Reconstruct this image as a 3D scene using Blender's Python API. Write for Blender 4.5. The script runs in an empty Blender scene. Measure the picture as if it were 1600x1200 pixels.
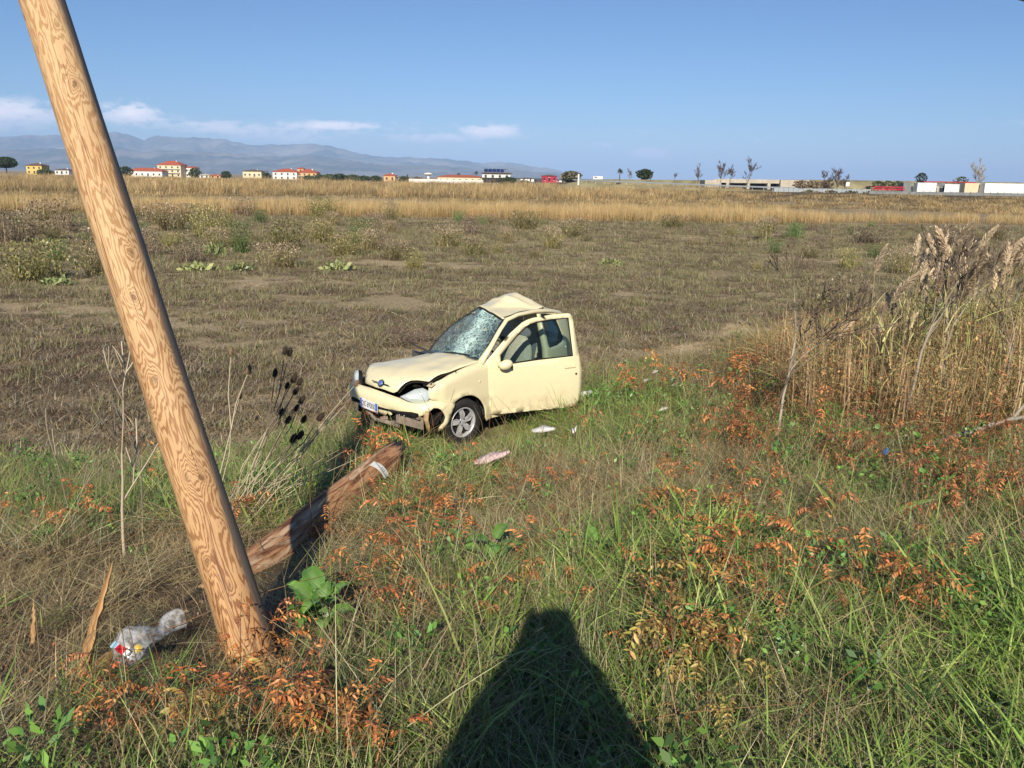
import bpy, bmesh, math, random
import numpy as np
from math import sin, cos, pi, radians, atan2, hypot, exp, sqrt, tan
from mathutils import Vector, Matrix, Euler, noise, geometry

S = bpy.context.scene
C = S.collection
rnd = random.Random(7)
RG = np.random.default_rng(7)

# ------------------------------------------------------------------ camera
cam = bpy.data.cameras.new('camera')
cam.sensor_width = 36.0; cam.lens = 28.8
cam.clip_start = 0.03; cam.clip_end = 90000
camo = bpy.data.objects.new('camera', cam); C.objects.link(camo)
camo.matrix_world = Matrix.Translation((0, 0, 3.3)) @ Matrix.Rotation(radians(90 - 14.1), 4, 'X') @ Matrix.Rotation(radians(0.93), 4, 'Z')
S.camera = camo

# ------------------------------------------------------------------ sky, sun, exposure
SUN_EL, SUN_AZ = 30.0, 183.1          # low autumn sun behind the photographer
W = bpy.data.worlds.new('World'); S.world = W; W.use_nodes = True
nt = W.node_tree; nt.nodes.clear(); N = nt.nodes; Lk = nt.links
def wn(t, **k):
    n = N.new(t)
    for a, v in k.items(): setattr(n, a, v)
    return n
out = wn('ShaderNodeOutputWorld'); bg = wn('ShaderNodeBackground')
sky = wn('ShaderNodeTexSky'); sky.sky_type = 'NISHITA'; sky.sun_disc = False
sky.sun_elevation = radians(SUN_EL); sky.sun_rotation = radians(SUN_AZ)
sky.altitude = 20; sky.air_density = 0.9; sky.dust_density = 0.0; sky.ozone_density = 8.5
SKY_STR = 0.072
bg.inputs['Strength'].default_value = SKY_STR
def wm(op, a, b=None, c=None):
    n = wn('ShaderNodeMath', operation=op)
    for i, v in enumerate((a, b, c)):
        if v is None: continue
        if isinstance(v, (int, float)): n.inputs[i].default_value = v
        else: Lk.new(v, n.inputs[i])
    return n.outputs[0]
tc = wn('ShaderNodeTexCoord'); sep = wn('ShaderNodeSeparateXYZ'); Lk.new(tc.outputs['Generated'], sep.inputs[0])
X, Y, Z = sep.outputs
az = wm('MULTIPLY', wm('ARCTAN2', X, Y), 57.2958)
el = wm('MULTIPLY', wm('ARCSINE', Z), 57.2958)
comb = wn('ShaderNodeCombineXYZ'); Lk.new(wm('MULTIPLY', az, 0.16), comb.inputs[0]); Lk.new(wm('MULTIPLY', el, 0.75), comb.inputs[1])
n1 = wn('ShaderNodeTexNoise'); n1.inputs['Scale'].default_value = 1.0; n1.inputs['Detail'].default_value = 7; n1.inputs['Roughness'].default_value = .58
Lk.new(comb.outputs[0], n1.inputs['Vector'])
comb2 = wn('ShaderNodeCombineXYZ'); Lk.new(wm('MULTIPLY', az, 1.1), comb2.inputs[0]); Lk.new(wm('MULTIPLY', el, 2.4), comb2.inputs[1]); comb2.inputs[2].default_value = 4.2
n2 = wn('ShaderNodeTexNoise'); n2.inputs['Scale'].default_value = 1.0; n2.inputs['Detail'].default_value = 6; n2.inputs['Roughness'].default_value = .6
Lk.new(comb2.outputs[0], n2.inputs['Vector'])
fine = wm('SUBTRACT', n2.outputs[0], 0.5)
def gauss(a0, e0, wa, we_up, we_dn, s):
    da = wm('DIVIDE', wm('SUBTRACT', az, a0), wa)
    de0 = wm('SUBTRACT', el, e0)
    de = wm('ADD', wm('DIVIDE', wm('MAXIMUM', de0, 0.0), we_up * 1.15), wm('DIVIDE', wm('MINIMUM', de0, 0.0), we_dn))
    r = wm('ADD', wm('MULTIPLY', da, da), wm('MULTIPLY', de, de))
    return wm('MULTIPLY', wm('EXPONENT', wm('MULTIPLY', r, -1.0)), s)
acc = None
for g in ((-31.0, 3.2, 3.6, .62, .9, 1.0), (-24.0, 3.45, 1.7, .55, .7, 1.0), (-20.0, 2.9, 2.5, .35, .6, .55), (-38.0, 3.0, 5.0, .6, 1.0, .9),
          (-11.8, 3.15, 2.7, .26, .3, 1.1), (-7.0, 2.6, 3.0, .2, .4, .5), (-1.6, 3.0, 2.2, .34, .35, 1.25), (-4.5, 2.5, 2.4, .25, .35, .55),
          (8.9, 1.72, 1.1, .30, .30, 1.9), (16.0, 2.6, 3.5, .18, .2, .25), (-16.0, 2.6, 4.5, .5, .7, .5), (5.0, 2.3, 3.5, .2, .3, .35)):
    v = gauss(*g); acc = v if acc is None else wm('ADD', acc, v)
# the same kind of low cloud goes on round the horizon, thin
band = wm('MULTIPLY', wm('EXPONENT', wm('MULTIPLY', wm('POWER', wm('SUBTRACT', el, 2.7), 2.0), -0.9)), wm('MULTIPLY', wm('MAXIMUM', wm('SUBTRACT', n1.outputs[0], .47), 0.0), 1.6))
dens = wm('ADD', wm('ADD', acc, band), wm('MULTIPLY', fine, 2.3))
cl = wn('ShaderNodeMapRange'); cl.interpolation_type = 'SMOOTHSTEP'
Lk.new(dens, cl.inputs[0]); cl.inputs[1].default_value = .14; cl.inputs[2].default_value = .75; cl.inputs[4].default_value = 1.0
clm = wm('MULTIPLY', cl.outputs[0], wm('MINIMUM', wm('ADD', acc, band), 1.0))
# lit tops, greyer undersides
shade = wn('ShaderNodeMapRange'); Lk.new(wm('ADD', el, wm('MULTIPLY', fine, 2.2)), shade.inputs[0]); shade.inputs[1].default_value = 2.2; shade.inputs[2].default_value = 3.9
cmix = wn('ShaderNodeMix', data_type='RGBA'); Lk.new(shade.outputs[0], cmix.inputs[0])
cmix.inputs[6].default_value = (8.6, 9.3, 11.6, 1); cmix.inputs[7].default_value = (15.5, 14.2, 14.4, 1)
mx = wn('ShaderNodeMix', data_type='RGBA'); Lk.new(clm, mx.inputs[0]); Lk.new(sky.outputs[0], mx.inputs[6]); Lk.new(cmix.outputs[2], mx.inputs[7])
Lk.new(mx.outputs[2], bg.inputs[0]); Lk.new(bg.outputs[0], out.inputs[0])

sl = bpy.data.lights.new('sun', 'SUN'); sl.energy = 4.85; sl.angle = radians(0.53); sl.color = (1.0, .915, .77)
so = bpy.data.objects.new('sun', sl); C.objects.link(so); so.location = (0, -20, 30)
e, a = radians(SUN_EL), radians(SUN_AZ - 180)
SUNDIR = Vector((cos(e) * sin(a), cos(e) * cos(a), -sin(e)))
so.rotation_euler = SUNDIR.to_track_quat('-Z', 'Y').to_euler()
vs = S.view_settings; vs.view_transform = 'Standard'; vs.look = 'None'; vs.exposure = 0.4; vs.gamma = 1.0; vs.use_curve_mapping = False
S.cycles.max_bounces = 6; S.cycles.diffuse_bounces = 2; S.cycles.glossy_bounces = 3; S.cycles.transmission_bounces = 6; S.cycles.transparent_max_bounces = 10
S.cycles.volume_bounces = 0; S.cycles.caustics_reflective = False; S.cycles.caustics_refractive = False

# ------------------------------------------------------------------ terrain
XF = [-200, -10, -3.4, -1.2, 0.2, 2, 8, 20, 60, 300]
YF = [8.6, 8.6, 9.4, 11.4, 12.8, 14.3, 20, 31, 70, 300]
def gz(x, y):
    t = y / np.interp(x, XF, YF)
    b = 1.7 * (1 - t)
    k = .08
    z = .5 * (b + sqrt(b * b + k * k))          # bank running out into the flat field
    z = min(z, 1.7)
    if 4 < y < 16:
        r2 = ((x + .36) ** 2 + (y - 10.2) ** 2) / 2.9
        if r2 < 9: 
            w = exp(-r2); z = z * (1 - w) + .31 * w
    if y < 60:
        z += (noise.noise(Vector((x * .8, y * .8, 3))) * .035 + noise.noise(Vector((x * 2.7, y * 2.7, 8))) * .014) * min(1, max(0, (y + .3) / 1.5))
    if y > 120 and x > 20:
        z += 1.0 * min(1, (y - 120) / 80) * min(1, (x - 20) / 40)
    return z

# ------------------------------------------------------------------ helpers
def tag(o, label=None, cat=None, group=None, kind=None):
    if label: o['label'] = label
    if cat: o['category'] = cat
    if group: o['group'] = group
    if kind: o['kind'] = kind
    return o
def thing(name, label, cat, loc=(0, 0, 0), rot=(0, 0, 0), group=None):
    o = bpy.data.objects.new(name, None); o.empty_display_size = .2; C.objects.link(o)
    o.location = loc; o.rotation_euler = rot
    return tag(o, label, cat, group)
def link(name, me, parent=None, loc=None, rot=None, scale=None):
    o = bpy.data.objects.new(name, me); C.objects.link(o)
    if parent is not None: o.parent = parent
    if loc is not None: o.location = loc
    if rot is not None: o.rotation_euler = rot
    if scale is not None: o.scale = scale if hasattr(scale, '__len__') else (scale,) * 3
    return o
class MB:
    def __init__(s): s.v = []; s.f = []; s.c = []; s.col = (1, 1, 1)
    def add(s, v, f):
        n = len(s.v); s.v += [tuple(p) for p in v]; s.f += [tuple(i + n for i in q) for q in f]; s.c += [s.col] * len(v); return s
    def box(s, c, d, rz=0, M=None):
        x, y, z = d[0] / 2, d[1] / 2, d[2] / 2
        P = [Vector((i * x, j * y, k * z)) for k in (-1, 1) for j in (-1, 1) for i in (-1, 1)]
        if M is not None: P = [M @ p for p in P]
        if rz: R_ = Matrix.Rotation(rz, 3, 'Z'); P = [R_ @ p for p in P]
        P = [p + Vector(c) for p in P]
        return s.add(P, [(0, 2, 3, 1), (4, 5, 7, 6), (0, 1, 5, 4), (2, 6, 7, 3), (0, 4, 6, 2), (1, 3, 7, 5)])
    def tube(s, pts, rad, n=6, cap=True, squash=None):
        pts = [Vector(p) for p in pts]; m = len(pts)
        if not hasattr(rad, '__len__'): rad = [rad] * m
        V = []; F = []
        up = Vector((0, 0, 1)); t0 = (pts[1] - pts[0]).normalized()
        if abs(t0.z) > .95: up = Vector((1, 0, 0))
        u = t0.cross(up).normalized()
        for i in range(m):
            t = (pts[min(i + 1, m - 1)] - pts[max(i - 1, 0)]).normalized()
            u = (u - t * u.dot(t)); u = u.normalized() if u.length > 1e-6 else t.orthogonal().normalized(); w = t.cross(u)
            for k in range(n):
                a = 2 * pi * k / n
                V.append(pts[i] + u * (cos(a) * rad[i]) + w * (sin(a) * rad[i] * (squash or 1)))
        for i in range(m - 1):
            for k in range(n):
                a, b = i * n + k, i * n + (k + 1) % n
                F.append((a, b, b + n, a + n))
        if cap: F += [tuple(range(n - 1, -1, -1)), tuple(range((m - 1) * n, m * n))]
        return s.add(V, F)
    def lathe(s, prof, M=None, n=24, close=False):
        V = []; F = []; m = len(prof)
        for r, z in prof:
            for k in range(n):
                a = 2 * pi * k / n; p = Vector((r * cos(a), r * sin(a), z)); V.append(M @ p if M is not None else p)
        for i in range(m - 1 + (1 if close else 0)):
            j = (i + 1) % m
            for k in range(n): F.append((i * n + k, i * n + (k + 1) % n, j * n + (k + 1) % n, j * n + k))
        return s.add(V, F)
    def ell(s, c, r, n=10, m=7, M=None):
        V = []; F = []
        for i in range(m + 1):
            t = pi * i / m
            for k in range(n):
                a = 2 * pi * k / n; p = Vector((r[0] * sin(t) * cos(a), r[1] * sin(t) * sin(a), -r[2] * cos(t)))
                if M is not None: p = M @ p
                V.append(p + Vector(c))
        for i in range(m):
            for k in range(n): F.append((i * n + k, i * n + (k + 1) % n, (i + 1) * n + (k + 1) % n, (i + 1) * n + k))
        return s.add(V, F)
    def prism(s, poly, z0, z1, M=None):
        n = len(poly); V = [Vector((x, y, z)) for z in (z0, z1) for x, y in poly]
        if M is not None: V = [M @ p for p in V]
        return s.add(V, [tuple(range(n - 1, -1, -1)), tuple(range(n, 2 * n))] + [(i, (i + 1) % n, (i + 1) % n + n, i + n) for i in range(n)])
    def mesh(s, name, mat=None, smooth=False, vcol=False):
        me = bpy.data.meshes.new(name); me.from_pydata(s.v, [], s.f)
        if mat: me.materials.append(mat)
        if smooth: me.polygons.foreach_set('use_smooth', [True] * len(me.polygons))
        if vcol:
            at = me.color_attributes.new('Col', 'FLOAT_COLOR', 'POINT')
            at.data.foreach_set('color', np.array([(c[0], c[1], c[2], 1) for c in s.c], dtype=np.float32).ravel())
        me.update(); return me
    def build(s, name, mat=None, parent=None, smooth=False, vcol=False, bevel=0, **k):
        o = link(name, s.mesh(name, mat, smooth, vcol), parent, **k)
        if bevel:
            b = o.modifiers.new('bevel', 'BEVEL'); b.width = bevel; b.segments = 2; b.limit_method = 'ANGLE'; b.angle_limit = .7
        return o
def npmesh(name, V, F, cols=None, mat=None):
    """V (n,3), F (m,k) all faces with k corners; cols (n,3)"""
    me = bpy.data.meshes.new(name)
    V = np.asarray(V, np.float32); F = np.asarray(F, np.int32); m, k = F.shape
    me.vertices.add(len(V)); me.vertices.foreach_set('co', V.ravel())
    me.loops.add(m * k); me.loops.foreach_set('vertex_index', F.ravel())
    me.polygons.add(m); me.polygons.foreach_set('loop_start', np.arange(0, m * k, k, dtype=np.int32))
    me.update(calc_edges=True)
    if cols is not None:
        at = me.color_attributes.new('Col', 'FLOAT_COLOR', 'POINT')
        at.data.foreach_set('color', np.c_[np.asarray(cols, np.float32), np.ones(len(V), np.float32)].ravel())
    if mat: me.materials.append(mat)
    return me

# ------------------------------------------------------------------ materials
def mat(name, col=(.5, .5, .5), rough=.6, metal=0.0, spec=.5, **k):
    m = bpy.data.materials.new(name); m.use_nodes = True; b = m.node_tree.nodes['Principled BSDF']
    b.inputs['Base Color'].default_value = (*col, 1); b.inputs['Roughness'].default_value = rough; b.inputs['Metallic'].default_value = metal
    b.inputs['Specular IOR Level'].default_value = spec
    for a, v in k.items(): b.inputs[a.replace('_', ' ')].default_value = v
    return m
class NG:
    """tiny node graph writer"""
    def __init__(s, m): s.m = m; s.t = m.node_tree; s.b = s.t.nodes.get('Principled BSDF')
    def n(s, t, **k):
        q = s.t.nodes.new(t)
        for a, v in k.items(): setattr(q, a, v)
        return q
    def L(s, a, b): s.t.links.new(a, b)
    def val(s, sock, v):
        if isinstance(v, (int, float)): sock.default_value = v
        elif isinstance(v, tuple): sock.default_value = v if len(v) == len(sock.default_value) else (*v, 1)
        else: s.L(v, sock)
    def math(s, op, a, b=None, c=None):
        q = s.n('ShaderNodeMath', operation=op)
        for i, v in enumerate((a, b, c)):
            if v is not None: s.val(q.inputs[i], v)
        return q.outputs[0]
    def vmath(s, op, a, b):
        q = s.n('ShaderNodeVectorMath', operation=op); s.val(q.inputs[0], a); s.val(q.inputs[1], b)
        return q.outputs['Value'] if op in ('DISTANCE', 'LENGTH', 'DOT_PRODUCT') else q.outputs[0]
    def mix(s, f, a, b, mode='MIX'):
        q = s.n('ShaderNodeMix', data_type='RGBA', blend_type=mode); s.val(q.inputs[0], f); s.val(q.inputs[6], a); s.val(q.inputs[7], b); return q.outputs[2]
    def noise(s, vec, scale=5, detail=4, rough=.5, dist=0.0):
        q = s.n('ShaderNodeTexNoise'); s.L(vec, q.inputs['Vector']); q.inputs['Scale'].default_value = scale; q.inputs['Detail'].default_value = detail
        q.inputs['Roughness'].default_value = rough; q.inputs['Distortion'].default_value = dist; return q.outputs[0]
    def mapr(s, v, a, b, c=0.0, d=1.0, smooth=False):
        q = s.n('ShaderNodeMapRange'); s.val(q.inputs[0], v)
        if smooth: q.interpolation_type = 'SMOOTHSTEP'
        for i, x in zip((1, 2, 3, 4), (a, b, c, d)): q.inputs[i].default_value = x
        return q.outputs[0]
    def obj(s): return s.n('ShaderNodeTexCoord').outputs['Object']
    def pos(s): return s.n('ShaderNodeNewGeometry').outputs['Position']
    def mapping(s, v, scale): 
        q = s.n('ShaderNodeVectorMath', operation='MULTIPLY'); s.L(v, q.inputs[0]); q.inputs[1].default_value = scale; return q.outputs[0]
    def bump(s, h, strength=.3, dist=.01):
        q = s.n('ShaderNodeBump'); q.inputs['Strength'].default_value = strength; q.inputs['Distance'].default_value = dist; s.L(h, q.inputs['Height']); s.L(q.outputs[0], s.b.inputs['Normal'])
    def col(s, c): s.L(c, s.b.inputs['Base Color'])
def noisy(name, col, amt=.25, scale=6, rough=.8, spec=.3, bump=0, bscale=None, **k):
    m = mat(name, col, rough, spec=spec, **k); g = NG(m); v = g.obj()
    n = g.noise(v, scale, 5, .6); lo = tuple(c * (1 - amt) for c in col); hi = tuple(min(1, c * (1 + amt)) for c in col)
    g.col(g.mix(g.mapr(n, .3, .7), lo, hi))
    if bump: g.bump(g.noise(v, bscale or scale * 3, 4, .6), bump)
    return m
def leafmat(name, tint=(1, 1, 1), rough=.42, var=.30, spec=.5, hue=.012):
    """foliage: colour attribute times a per-plant variation; a little light passes through"""
    m = mat(name, (.1, .1, .1), rough, spec=spec); g = NG(m)
    a = g.n('ShaderNodeAttribute'); a.attribute_name = 'Col'
    r = g.n('ShaderNodeObjectInfo').outputs['Random']
    h = g.n('ShaderNodeHueSaturation'); g.L(a.outputs['Color'], h.inputs['Color'])
    g.L(g.mapr(r, 0, 1, .5 - hue, .5 + hue), h.inputs['Hue']); g.L(g.mapr(g.math('FRACT', g.math('MULTIPLY', r, 17.3)), 0, 1, 1 - var, 1 + var), h.inputs['Value'])
    c = g.mix(1.0, h.outputs[0], tint, 'MULTIPLY'); g.col(c)
    tr = g.n('ShaderNodeBsdfTranslucent'); g.L(c, tr.inputs[0]); ms = g.n('ShaderNodeMixShader'); ms.inputs[0].default_value = .22
    g.L(g.b.outputs[0], ms.inputs[1]); g.L(tr.outputs[0], ms.inputs[2]); g.L(ms.outputs[0], g.t.nodes['Material Output'].inputs[0])
    return m
M_leaf = leafmat('foliage')
M_dry = leafmat('dry_stems', rough=.6, var=.22, hue=.006, spec=.3)
M_far = leafmat('far_foliage', rough=.8, var=.15, hue=.005, spec=.2)
def stripe(x, y): return .62 * noise.noise(Vector((x * .17, y * .42, 1.3))) + .5 * noise.noise(Vector((x * .45, y * 1.0, 6))) + .38 * noise.noise(Vector((x * 1.3, y * 2.0, 9)))
# ------------------------------------------------------------------ ground sheet
m_ground = mat('field_soil', (.2, .16, .1), .95, spec=.1); g = NG(m_ground); P = g.pos()
sx = g.n('ShaderNodeSeparateXYZ'); g.L(P, sx.inputs[0]); px_, py_, pz_ = sx.outputs
str1 = g.noise(g.mapping(P, (.16, .50, .3)), 1.0, 8, .68, .8)       # ploughing runs across the view
str2 = g.noise(g.mapping(P, (.6, 1.5, 1)), 1.0, 8, .68, .6)
clod = g.noise(P, 9, 6, .7); big = g.noise(g.mapping(P, (.05, .09, 1)), 1.0, 4, .5)
c0 = g.mix(g.mapr(str1, .40, .57), (.115, .088, .062), (.46, .37, .22))
c1 = g.mix(g.math('MULTIPLY', g.mapr(str2, .48, .62, 0, 1, True), .85), c0, (.60, .45, .28))
ba = g.n('ShaderNodeAttribute'); ba.attribute_name = 'bare'
c1 = g.mix(g.mapr(g.math('ADD', ba.outputs['Fac'], g.math('MULTIPLY', g.math('SUBTRACT', clod, .5), .25)), .13, .36, 0, .85, True), c1, (.64, .50, .31)); c1 = g.mix(g.mapr(ba.outputs['Fac'], -.14, -.40, 0, .55), c1, (.10, .075, .055))
c2 = g.mix(g.math('MULTIPLY', g.mapr(big, .42, .62), g.mapr(py_, 14, 32, .25, .75)), c1, (.29, .24, .13))
c3 = g.mix(g.mapr(clod, .3, .7, .3, 1.0), (.13, .10, .06), c2)
# far field: even olive tan
c4 = g.mix(g.mapr(py_, 60, 110), c3, g.mix(g.mapr(big, .35, .65), (.27, .22, .13), (.40, .30, .18)))
# pale wheel track leading away behind the car
def segdist(ax, ay, bx, by):
    dx, dy = bx - ax, by - ay; L2 = dx * dx + dy * dy
    t = g.math('ADD', g.math('MULTIPLY', g.math('SUBTRACT', px_, ax), dx / L2), g.math('MULTIPLY', g.math('SUBTRACT', py_, ay), dy / L2))
    t.node.use_clamp = False
    tcl = g.math('MINIMUM', g.math('MAXIMUM', t, 0.0), 1.0)
    ex = g.math('SUBTRACT', px_, g.math('ADD', g.math('MULTIPLY', tcl, dx), ax)); ey = g.math('SUBTRACT', py_, g.math('ADD', g.math('MULTIPLY', tcl, dy), ay))
    return g.math('SQRT', g.math('ADD', g.math('MULTIPLY', ex, ex), g.math('MULTIPLY', ey, ey)))
nz = g.math('MULTIPLY', g.math('SUBTRACT', g.noise(P, 1.6, 5, .6), .5), .9)
tr1 = g.math('ADD', segdist(1.6, 12.9, 5.6, 19.6), nz)
c5 = g.mix(g.mapr(tr1, .15, .45, .85, 0, True), c4, (.66, .50, .30))
# bank: dark thatch under the grass
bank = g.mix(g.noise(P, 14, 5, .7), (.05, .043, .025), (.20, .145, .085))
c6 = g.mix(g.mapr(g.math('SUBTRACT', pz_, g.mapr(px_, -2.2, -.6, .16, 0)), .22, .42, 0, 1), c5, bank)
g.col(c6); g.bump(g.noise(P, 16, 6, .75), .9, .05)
ys = [-60, -30, -15, -9, -6, -4, -3] + list(np.arange(-2, 16, .16)) + list(16 * 1.022 ** np.arange(1, 360)); ys = [y for y in ys if y < 30000] + [45000]
nu = 261; us = np.linspace(-1, 1, nu); V = []; F = []
for y in ys:
    w = 18 + 1.5 * max(y, 0)
    for u in us:
        x = w * (0.45 * u + .55 * u ** 3); V.append((x, y, gz(x, y) if y < 400 else (0.0 if x < 20 else 1.0)))
for j in range(len(ys) - 1):
    for i in range(nu - 1):
        a = j * nu + i; F.append((a, a + 1, a + nu + 1, a + nu))
gm = npmesh('field', V, F, None, m_ground); at_ = gm.attributes.new('bare', 'FLOAT', 'POINT'); at_.data.foreach_set('value', np.array([stripe(v[0], v[1]) if 4 < v[1] < 90 else 0.0 for v in V], np.float32)); gm.polygons.foreach_set('use_smooth', [True] * len(gm.polygons))
tag(link('field', gm), kind='structure')
# road the photographer stands on
m_asph = noisy('asphalt', (.055, .055, .057), .3, 40, .9, bump=.4)
rb = MB(); nseg = 20
for i in range(nseg + 1):
    x = -60 + 120 * i / nseg
    rb.v += [(x, -9.0, 1.716), (x, -1.1, 1.716), (x, -1.1, 1.55), (x, -9, 1.55)]
for i in range(nseg):
    a = i * 4; rb.f += [(a, a + 4, a + 5, a + 1), (a + 1, a + 5, a + 6, a + 2), (a + 3, a + 7, a + 4, a)]
rb.c = [(1, 1, 1)] * len(rb.v)
tag(rb.build('road', m_asph), kind='structure')
m_white = noisy('road_paint', (.75, .75, .72), .15, 20, .7)
ln = MB(); ln.box((0, -1.45, 1.7205), (120, .12, .001)); tag(ln.build('road_edge_line', m_white), kind='structure')

# ------------------------------------------------------------------ mountains
PROF = [(-3.0, .030), (-1.5, .035), (-1.0, .041), (-.75, .038), (-.605, .0396), (-.575, .0415), (-.537, .0428), (-.507, .0419), (-.492, .0428), (-.476, .0474), (-.465, .0475), (-.454, .0441), (-.436, .0386), (-.424, .0439), (-.379, .0424), (-.342, .0408), (-.312, .0348), (-.275, .0354), (-.237, .0374), (-.215, .0349), (-.185, .0267), (-.155, .0228), (-.125, .0233), (-.08, .0218), (-.042, .018), (-.004, .0193), (.018, .0153), (.049, .0114), (.076, .0015), (.10, 0.0), (.12, 0)]
px0 = [p[0] for p in PROF]; pz0 = [p[1] for p in PROF]
m_mtn = mat('mountain_slope', (.10, .11, .08), .95, spec=.1); g = NG(m_mtn); P = g.pos()
g.col(g.mix(g.mapr(g.noise(g.mapping(P, (.001, .001, .003)), 1, 8, .65), .4, .6), (.045, .065, .045), (.25, .22, .17)))
def mountain(d0, d1, peak, scale, seed, a0=-1.25, na=420, nd=26):
    V = []; F = []
    az_ = np.linspace(a0, .12, na)
    for j in range(nd):
        t = j / (nd - 1); d = d0 + (d1 - d0) * t
        for a in az_:
            h = float(np.interp(a, px0, pz0)) * peak
            sh = sin(pi * min(1, t / .9 * .5 + 0)) if t < .9 else cos((t - .9) / .1 * pi / 2)
            rid = 1 - abs(noise.noise(Vector((a * 22, d / 1800, seed)))) * 1.5
            rid2 = 1 - abs(noise.noise(Vector((a * 70, d / 600, seed + 5))))
            env = sh * (.55 + .45 * t)
            z = h * scale * env * (1 if t >= .88 else (.55 + .35 * rid + .12 * rid2))
            V.append((a * d, d, max(z, -2) - 1 + (noise.noise(Vector((a * 160, 3, seed))) * .0012 * peak if h > 0.004 * peak else 0)))
    for j in range(nd - 1):
        for i in range(na - 1):
            a = j * na + i; F.append((a, a + 1, a + na + 1, a + na))
    me = npmesh('mountain_range', V, F, None, m_mtn); me.polygons.foreach_set('use_smooth', [True] * len(me.polygons)); return me
tag(link('mountain_range', mountain(13000, 17500, 17200, 1.0, 1.5)), kind='structure')
tag(link('mountain_foothills', mountain(9500, 12500, 12300, .62, 9.5)), kind='structure')
# ------------------------------------------------------------------ air
m_haze = bpy.data.materials.new('haze_air'); m_haze.use_nodes = True; t_ = m_haze.node_tree; t_.nodes.clear()
ho = t_.nodes.new('ShaderNodeOutputMaterial'); hv = t_.nodes.new('ShaderNodeVolumePrincipled')
hv.inputs['Density'].default_value = 6.8e-5; hv.inputs['Color'].default_value = (.44, .64, 1.0, 1); hv.inputs['Anisotropy'].default_value = -0.22
t_.links.new(hv.outputs[0], ho.inputs['Volume'])
hz = MB(); hz.box((0, 0, 420), (110000, 110000, 870)); tag(hz.build('haze', m_haze), kind='stuff')
# ================================================================== the wrecked car
m_paint = mat('cream_paint', (.80, .655, .40), .32, spec=.5, Coat_Weight=.35, Coat_Roughness=.12); g = NG(m_paint); P = g.obj()
sp = g.n('ShaderNodeSeparateXYZ'); g.L(P, sp.inputs[0])
dirt = g.math('MULTIPLY', g.mapr(g.noise(P, 9, 7, .7), .47, .72), g.mapr(sp.outputs[2], .55, .22, .05, .75))
dust = g.mapr(g.noise(P, 2.2, 5, .6), .35, .75, 0, .28)
cc = g.mix(dust, (.80, .715, .455), (.71, .60, .38)); cc = g.mix(dirt, cc, (.30, .20, .11)); g.col(cc)
g.L(g.mapr(g.noise(P, 11, 5, .6), .3, .7, .25, .5), g.b.inputs['Roughness'])
m_paint2 = noisy('inner_paint', (.62, .50, .33), .2, 8, .55)
m_black = noisy('black_plastic', (.018, .018, .019), .3, 12, .5)
m_under = noisy('engine_dark', (.012, .011, .010), .5, 9, .8)
m_rubber = noisy('tyre_rubber', (.022, .021, .020), .35, 18, .8, bump=.2)
m_alloy = noisy('wheel_silver', (.52, .52, .53), .15, 10, .4, spec=.6, metal=.35)
m_rust = noisy('rusty_metal', (.26, .21, .17), .45, 7, .75, bump=.5)
m_muddy = noisy('muddy_cream', (.42, .29, .15), .45, 16, .8, bump=.5)
m_fabric = noisy('beige_seat_fabric', (.52, .47, .36), .15, 30, .9)
m_greyfab = noisy('grey_seat_fabric', (.16, .16, .17), .2, 30, .9)
m_dash = noisy('dashboard_grey', (.075, .075, .078), .2, 20, .7)
m_bag = noisy('airbag_cloth', (.45, .46, .45), .2, 9, .85)
m_chrome = mat('bright_metal', (.75, .76, .78), .15, metal=1.0)
m_blue = mat('plate_blue', (.02, .13, .55), .4)
m_platew = noisy('plate_white', (.78, .79, .80), .06, 20, .4)
m_ink = mat('plate_ink', (.02, .02, .05), .5)
m_badge = mat('badge_blue', (.10, .16, .40), .25, Coat_Weight=1.0)
m_amber = mat('indicator_lens', (.75, .62, .42), .2)
def glassmat(name, tint, alpha, rough=.04):
    m = bpy.data.materials.new(name); m.use_nodes = True; g = NG(m); b = g.b
    b.inputs['Base Color'].default_value = (*tint, 1); b.inputs['Roughness'].default_value = rough; b.inputs['IOR'].default_value = 1.5
    tr = g.n('ShaderNodeBsdfTransparent'); tr.inputs[0].default_value = (.84, .92, .92, 1)
    ms = g.n('ShaderNodeMixShader'); ms.inputs[0].default_value = alpha
    g.L(tr.outputs[0], ms.inputs[1]); g.L(b.outputs[0], ms.inputs[2]); g.L(ms.outputs[0], g.t.nodes['Material Output'].inputs[0]); return m, g, ms
m_glass, _, _ = glassmat('window_glass', (.03, .05, .06), .13)
m_qglass, _, _ = glassmat('quarter_glass', (.02, .045, .075), .75)
m_lens, _, _ = glassmat('lamp_lens', (.75, .78, .8), .35, .12)
m_refl = mat('lamp_reflector', (.80, .80, .80), .45, metal=.3)
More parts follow.
